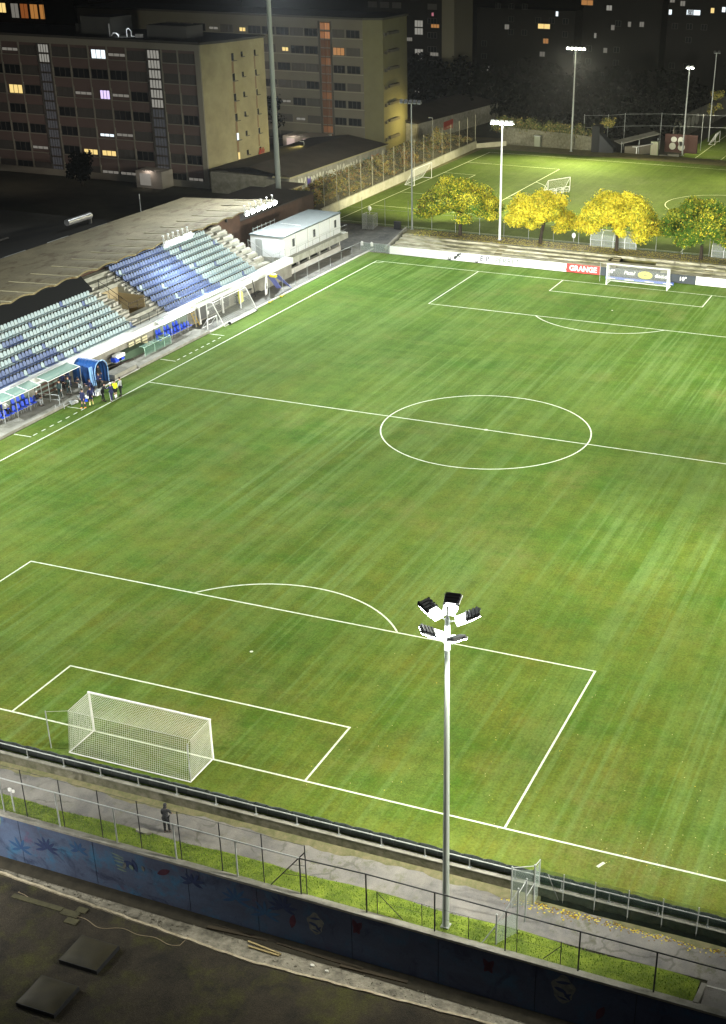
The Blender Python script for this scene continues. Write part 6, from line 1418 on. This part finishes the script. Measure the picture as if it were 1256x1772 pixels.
# assumed, unseen street lamps added for the warm light on the two end walls
for (x, y, z, ax_, ay, az_), l, p in (((-71.6, 160.5, 4.4, -76, 154, 4.5), "assumed street lamp beside the first block end wall", 900), ((-61.5, 193.5, 4.8, -68, 190.5, 4.5), "assumed street lamp beside the second block end wall", 4500)):
    t = thing("added_street_lamp", l, "added street lamp", (x, y, 0)); MB().tube((x, y, 0), (x, y, z + .2), .07, .05).build("pole", galv, t)
    MB().obox((x - .4, y, z + .25), (.35, .1, .06)).build("lamp_head", galv, t); beam((x - .5, y, z), (ax_, ay, az_), p, 150, (1, .8, .25), .2)
for (x, y, z, ax_, ay, az_, p) in ((-82.5, 176.8, 3.6, -82.5, 178.5, 0, 200), (-86.5, 135.3, 3.2, -86.5, 137, 0, 160)): beam((x, y, z), (ax_, ay, az_), p, 150, (1, .85, .75), .2)  # porch beams, no lamps are built for them
# two added street lights stand in for the general spill on the facades
for (x, y, l) in ((-110, 122, "added tall street light brightening the nearest block from the yard"), (-95, 168, "added tall street light brightening the second block")):
    t = thing("added_street_lamp", l, "added street lamp", (x, y, 0)); MB().tube((x, y, 0), (x, y, 8), .08, .05).build("pole", galv, t); MB().obox((x, y, 8.1), (.4, .12, .06)).build("lamp_head", galv, t)
    beam((x, y, 7.9), (x + 6, y + 9, 8), 2000, 165, (1, .8, .65), .2)

# ================================================================== PEOPLE
def skin_mesh(name, nodes, edges, sub, m, root=0):
    me = bpy.data.meshes.new(name); me.from_pydata([n[0] for n in nodes], edges, []); o = bpy.data.objects.new(name, me); COL.objects.link(o)
    md = o.modifiers.new("s", 'SKIN'); md.use_smooth_shade = True; md.branch_smoothing = .4
    for i, n in enumerate(nodes):
        r = n[1]; me.skin_vertices[0].data[i].radius = (r, r) if not isinstance(r, tuple) else r; me.skin_vertices[0].data[i].use_root = (i == root)
    if sub: sm_ = o.modifiers.new("u", 'SUBSURF'); sm_.levels = sub; sm_.render_levels = sub
    dg = bpy.context.evaluated_depsgraph_get(); dg.update(); r_ = bpy.data.meshes.new_from_object(o.evaluated_get(dg)); bpy.data.objects.remove(o)
    r_.materials.clear(); r_.materials.append(m); ob = bpy.data.objects.new(name, r_); COL.objects.link(ob); return ob
skin_c = mat("skin", (.45, .27, .19), .6)
def person(label, loc, rz, top, legs, cap=None, armL=(.1, .15), armR=(.1, .15), lean=0.0, stride=.12, h=1.76, sit=False, stripe=None, hood=None, shorts=False, near=False, group=None, socks=None, headturn=0.0, shoe=None):
    """local frame: faces +y. arm=(swing forward, out); bent forearms when swing>.6"""
    P = thing("person", label, "person", (0, 0, 0), 0, group); s = h / 1.76; sub = 1
    V = lambda x, y, z: Vector((x * s, y * s, z * s))
    hip = .93 if not sit else .48
    sp = lambda z, y0=0: V(0, math.sin(lean) * (z - hip) + y0, hip + math.cos(lean) * (z - hip))
    d0 = 0.0; T = hip
    pel = sp(T); wa = sp(T + .16); ch = sp(T + .36); sh_ = sp(T + .50); nk = sp(T + .575); hd_ = sp(T + .66, .01); hd2 = sp(T + .76, .02); hd3 = sp(T + .83, .01)
    fw = Vector((math.sin(headturn) * .09 * s, math.cos(headturn) * .09 * s, 0))
    nodes = [(pel, .135 * s), (wa, .125 * s), (ch, (.125 * s, .10 * s)), (sh_, .075 * s), (nk, .05 * s), (hd_, .075 * s), (hd2, .095 * s), (hd3, .07 * s), (hd_ + fw + Vector((0, 0, .045 * s)), .016 * s)]
    edges = [(0, 1), (1, 2), (2, 3), (3, 4), (4, 5), (5, 6), (6, 7), (6, 8)]
    arms = {}
    for sd_, (sw, ou) in ((-1, armL), (1, armR)):
        a0 = sh_ + V(sd_ * .18, 0, -.02); a1 = a0 + V(sd_ * ou * .28, math.sin(min(sw, 1.2)) * .26, -math.cos(min(sw, 1.2)) * .27)
        be = sw + .35 if sw < .6 else sw + 1.0
        a2 = a1 + V(sd_ * ou * .1 - (sd_ * .10 if sw > .6 else 0), math.sin(be) * .25, -math.cos(be) * .25); dr = (a2 - a1).normalized(); hnd = a2 + dr * .09 * s
        b = len(nodes); nodes += [(a0, .042 * s), (a1, .036 * s), (a2, .028 * s), (hnd, (.036 * s, .018 * s))]; edges += [(3, b), (b, b + 1), (b + 1, b + 2), (b + 2, b + 3)]
        side = Vector((0, 1, 0)) if abs(dr.y) < .8 else Vector((1, 0, 0)); cx_ = dr.cross(Vector((sd_, 0, 0))); cx_ = cx_.normalized() if cx_.length > .1 else side
        if near:
            for q, ln in enumerate((.072, .082, .078, .062)):
                f0 = hnd + cx_ * (.027 - .018 * q) * s + dr * .02 * s; f1 = f0 + dr * ln * .55 * s; f2 = f1 + (dr * .8 - Vector((sd_, 0, 0)) * .5).normalized() * ln * .5 * s
                k = len(nodes); nodes += [(f0, .009 * s), (f1, .0085 * s), (f2, .007 * s)]; edges += [(b + 3, k), (k, k + 1), (k + 1, k + 2)]
            k = len(nodes); t0 = a2 + cx_ * .035 * s + dr * .03 * s; nodes += [(t0, .011 * s), (t0 + (dr + cx_ * .8).normalized() * .05 * s, .009 * s)]; edges += [(b + 2, k), (k, k + 1)]
        else:
            k = len(nodes); nodes += [(hnd + dr * .07 * s, .018 * s)]; edges += [(b + 3, k)]
        arms[sd_] = (a0, a1, a2)
    leg_ = {}
    for sd_ in (-1, 1):
        st_ = stride * sd_; l0 = pel + V(sd_ * .09, 0, -.03)
        if sit: kn = V(sd_ * .12, .42, .50); an = V(sd_ * .13, .44, .09); to = V(sd_ * .14, .60, .04)
        else: kn = V(sd_ * .105, st_ * .5 + .02, .49); an = V(sd_ * .11, st_, .08); to = an + V(sd_ * .02, .17, -.045)
        b = len(nodes); nodes += [(l0, .075 * s), (kn, .055 * s), (an, .036 * s), (to, .028 * s)]; edges += [(0, b), (b, b + 1), (b + 1, b + 2), (b + 2, b + 3)]; leg_[sd_] = (l0, kn, an, to)
    body = skin_mesh("body", nodes, edges, sub, skin_c); body.parent = P
    # clothing
    n2 = [(pel + V(0, 0, -.04), .155 * s), (wa, .148 * s), (ch, (.172 * s, .145 * s)), (sh_, .135 * s), (nk + V(0, 0, -.02), .075 * s)]; e2 = [(0, 1), (1, 2), (2, 3), (3, 4)]
    for sd_ in (-1, 1):
        a0, a1, a2 = arms[sd_]; b = len(n2); n2 += [(a0, .088 * s), (a1, .066 * s), (a2 - (a2 - a1) * .06, .046 * s)]; e2 += [(3, b), (b, b + 1), (b + 1, b + 2)]
    jk = skin_mesh("jacket", n2, e2, sub, top); jk.parent = P
    n3 = [(pel, .150 * s)]; e3 = []
    for sd_ in (-1, 1):
        l0, kn, an, to = leg_[sd_]; b = len(n3)
        if shorts: n3 += [(l0, .105 * s), (kn + (l0 - kn) * .15, .082 * s)]; e3 += [(0, b), (b, b + 1)]
        else: n3 += [(l0, .105 * s), (kn, .08 * s), (an + (kn - an) * .02, .062 * s)]; e3 += [(0, b), (b, b + 1), (b + 1, b + 2)]
    tr_ = skin_mesh("trousers" if not shorts else "shorts", n3, e3, sub, legs); tr_.parent = P
    if stripe:
        for sd_ in (-1, 1):
            l0, kn, an, to = leg_[sd_]; o_ = V(sd_ * .072, 0, 0); o2 = V(sd_ * .055, 0, 0); sb = MB().path([l0 + o_ * 1.35, kn + o_ * 1.05, an + o2 * 1.1 + V(0, 0, .05)], .014 * s, 5); a0, a1, a2 = arms[sd_]; sb.path([a0 + V(sd_ * .07, 0, .02), a1 + V(sd_ * .055, 0, 0), a2 + V(sd_ * .035, 0, 0)], .012 * s, 5)
            sb.build("side_stripe", stripe, P)
    shm = shoe or mat("dark_shoe", (.02, .02, .02), .6)
    for sd_ in (-1, 1):
        l0, kn, an, to = leg_[sd_]; c_ = an.lerp(to, .45) + V(0, 0, -.015)
        MB().ball(c_ - Vector((0, 0, .0)), .06 * s, sc_=(.85, 2.2, .85)).build("shoe", shm, P)
        if socks: MB().tube(an + V(0, 0, .0), kn + (an - kn) * .25, .05 * s, .066 * s, 10).build("sock", socks, P)
    hair_m = cap or mat("dark_hair", (.015, .012, .01), .8)
    hb_ = MB(); hb_.ball(hd2 + V(0, -.012, .025), .108 * s, sc_=(.92, 1.02, .92), nu=12, nv=8)
    if hood: hb_.ball(hd_ + V(0, -.05, .0), .10 * s, sc_=(1.0, .8, 1.0))
    hb_.build("cap" if cap else "hair", hair_m, P)
    f_ = hd2 + fw * 1.0 + V(0, 0, -.015)
    sidev = Vector((fw.y, -fw.x, 0)).normalized() * .032 * s
    MB().ball(f_ + sidev, .011 * s, nu=6, nv=4).ball(f_ - sidev, .011 * s, nu=6, nv=4).build("eyes", mat("eye_dark", (.03, .02, .02), .3), P)
    MB().ball(hd_ + fw * .98 + V(0, 0, -.0), .018 * s, nu=8, nv=4, sc_=(1.4, .5, .35)).build("mouth", mat("lip", (.30, .12, .1), .6), P)
    MB().ball(hd2 + Vector((.09 * s, .01, -.03 * s)), .022 * s, nu=6, nv=4, sc_=(.5, 1, 1.4)).ball(hd2 + Vector((-.09 * s, .01, -.03 * s)), .022 * s, nu=6, nv=4, sc_=(.5, 1, 1.4)).build("ear", skin_c, P)
    P.location = loc; P.rotation_euler = (0, 0, rz); return P
navy = mat("navy_cloth", (.018, .022, .075), .8); dk = mat("black_cloth", (.012, .013, .016), .8); dgrey = mat("charcoal_cloth", (.035, .036, .042), .8); wc = mat("white_cloth", (.75, .76, .76), .8); gcl = mat("grey_cloth", (.33, .35, .36), .8); yv = mat("neon_vest", (.70, .85, .02), .7)
tgreen = mat("dark_teal_cloth", (.03, .05, .05), .8); ysock = mat("pale_yellow_sock", (.7, .65, .25), .8)
person("person in dark hooded jacket standing with back turned on the near path", (4.13, -5.35, -.93), R(15), dgrey, dk, cap=dgrey, armL=(.25, .12), armR=(.5, .05), lean=.10, stride=.03, h=1.70, stripe=None, hood=True, near=True, headturn=-.6)
person("person in navy kit with bare legs, left of the pair nearest the touchline", (-35.3, 44.5, 0), R(170), navy, navy, shorts=True, socks=mat("dark_sock", (.02, .02, .05), .8), shoe=mat("orange_boot", (.8, .3, .05), .5))
person("person in navy kit with pale yellow socks, right of the pair nearest the touchline", (-35.05, 45.3, 0), R(200), navy, navy, shorts=True, socks=ysock, armL=(.5, .2))
person("person in dark jacket bending forward left of the white cap", (-34.75, 46.7, 0), R(-60), dk, dk, lean=.35, armR=(.9, .1), armL=(.8, .1))
person("person in long navy coat with a white cap and white sleeve", (-34.0, 46.95, 0), R(70), navy, navy, cap=wc, armL=(.8, .3), stripe=wc)
person("person in a bright yellow bib and black shorts in the touchline group", (-34.1, 47.75, 0), R(60), yv, dk, shorts=True, socks=wc)
person("person in a grey top and black trousers, rightmost of the touchline group", (-34.1, 48.6, 0), R(95), gcl, dk, stride=.08)
person("person in a dark tracksuit with white side stripes, leftmost on the platform", (-38.3, 45.3, .22), R(180), tgreen, tgreen, stripe=wc)
person("person in a dark striped tracksuit, second from the left on the platform", (-38.2, 46.5, .22), R(160), tgreen, tgreen, stripe=wc, armR=(.7, .1))
person("person crouching forward in grey trousers beside the gear heap", (-37.5, 47.3, .22), R(190), dgrey, gcl, lean=.6, armL=(.9, .1), armR=(.9, .1))
person("person in navy with a white hooded head inside the crowded dugout", (-39.2, 47.0, .3), R(200), navy, dk, cap=wc, hood=True)
person("person in navy standing deep in the crowded dugout", (-39.4, 48.2, .3), R(170), navy, navy, lean=.15, armL=(.8, .1))
person("person in navy leaning toward the gear heap before the tunnel", (-36.3, 47.4, 0), R(150), navy, navy, lean=.3, armL=(.7, .2), armR=(.9, .1))
person("person in black standing inside the blue tunnel mouth", (-38.1, 51.0, .02), R(-90), dk, dk, stride=.05)
person("person in navy beside the left edge of the tunnel mouth", (-36.9, 49.2, .0), R(-110), navy, dk, lean=.2, armR=(.8, .1))
person("person with white cap seated on the right end chair of the left dugout", (-39.1, 43.0, .22), R(-90), dk, gcl, cap=wc, sit=True, armL=(.7, .1), armR=(.7, .1))
person("person in a white hooded top seated in the left dugout", (-39.75, 39.4, .45), R(-90), wc, dk, cap=wc, hood=True, sit=True, armL=(.7, .1), armR=(.7, .1))
chair(-39.2, 43.05, .22, "blue chair under the seated person with the white cap", "front chairs of the left dugout")
print("objects", len(bpy.data.objects))

# thin night haze: closed box round the whole scene
hz = MB().box(-260, -70, -5.1, 140, 345, 42.0).build("haze", [])
hm = bpy.data.materials.new("haze_air"); hm.use_nodes = True; nt = hm.node_tree; nt.nodes.remove(nt.nodes["Principled BSDF"])
pv = nt.nodes.new("ShaderNodeVolumePrincipled"); pv.inputs["Density"].default_value = 0.00007; pv.inputs["Color"].default_value = (.92, .95, 1, 1); pv.inputs["Anisotropy"].default_value = 0.5
nt.links.new(pv.outputs[0], [n for n in nt.nodes if n.type == 'OUTPUT_MATERIAL'][0].inputs["Volume"]); hz.data.materials.append(hm)
tag(hz, kind='stuff', label="thin night haze over the floodlit grounds", cat="haze")
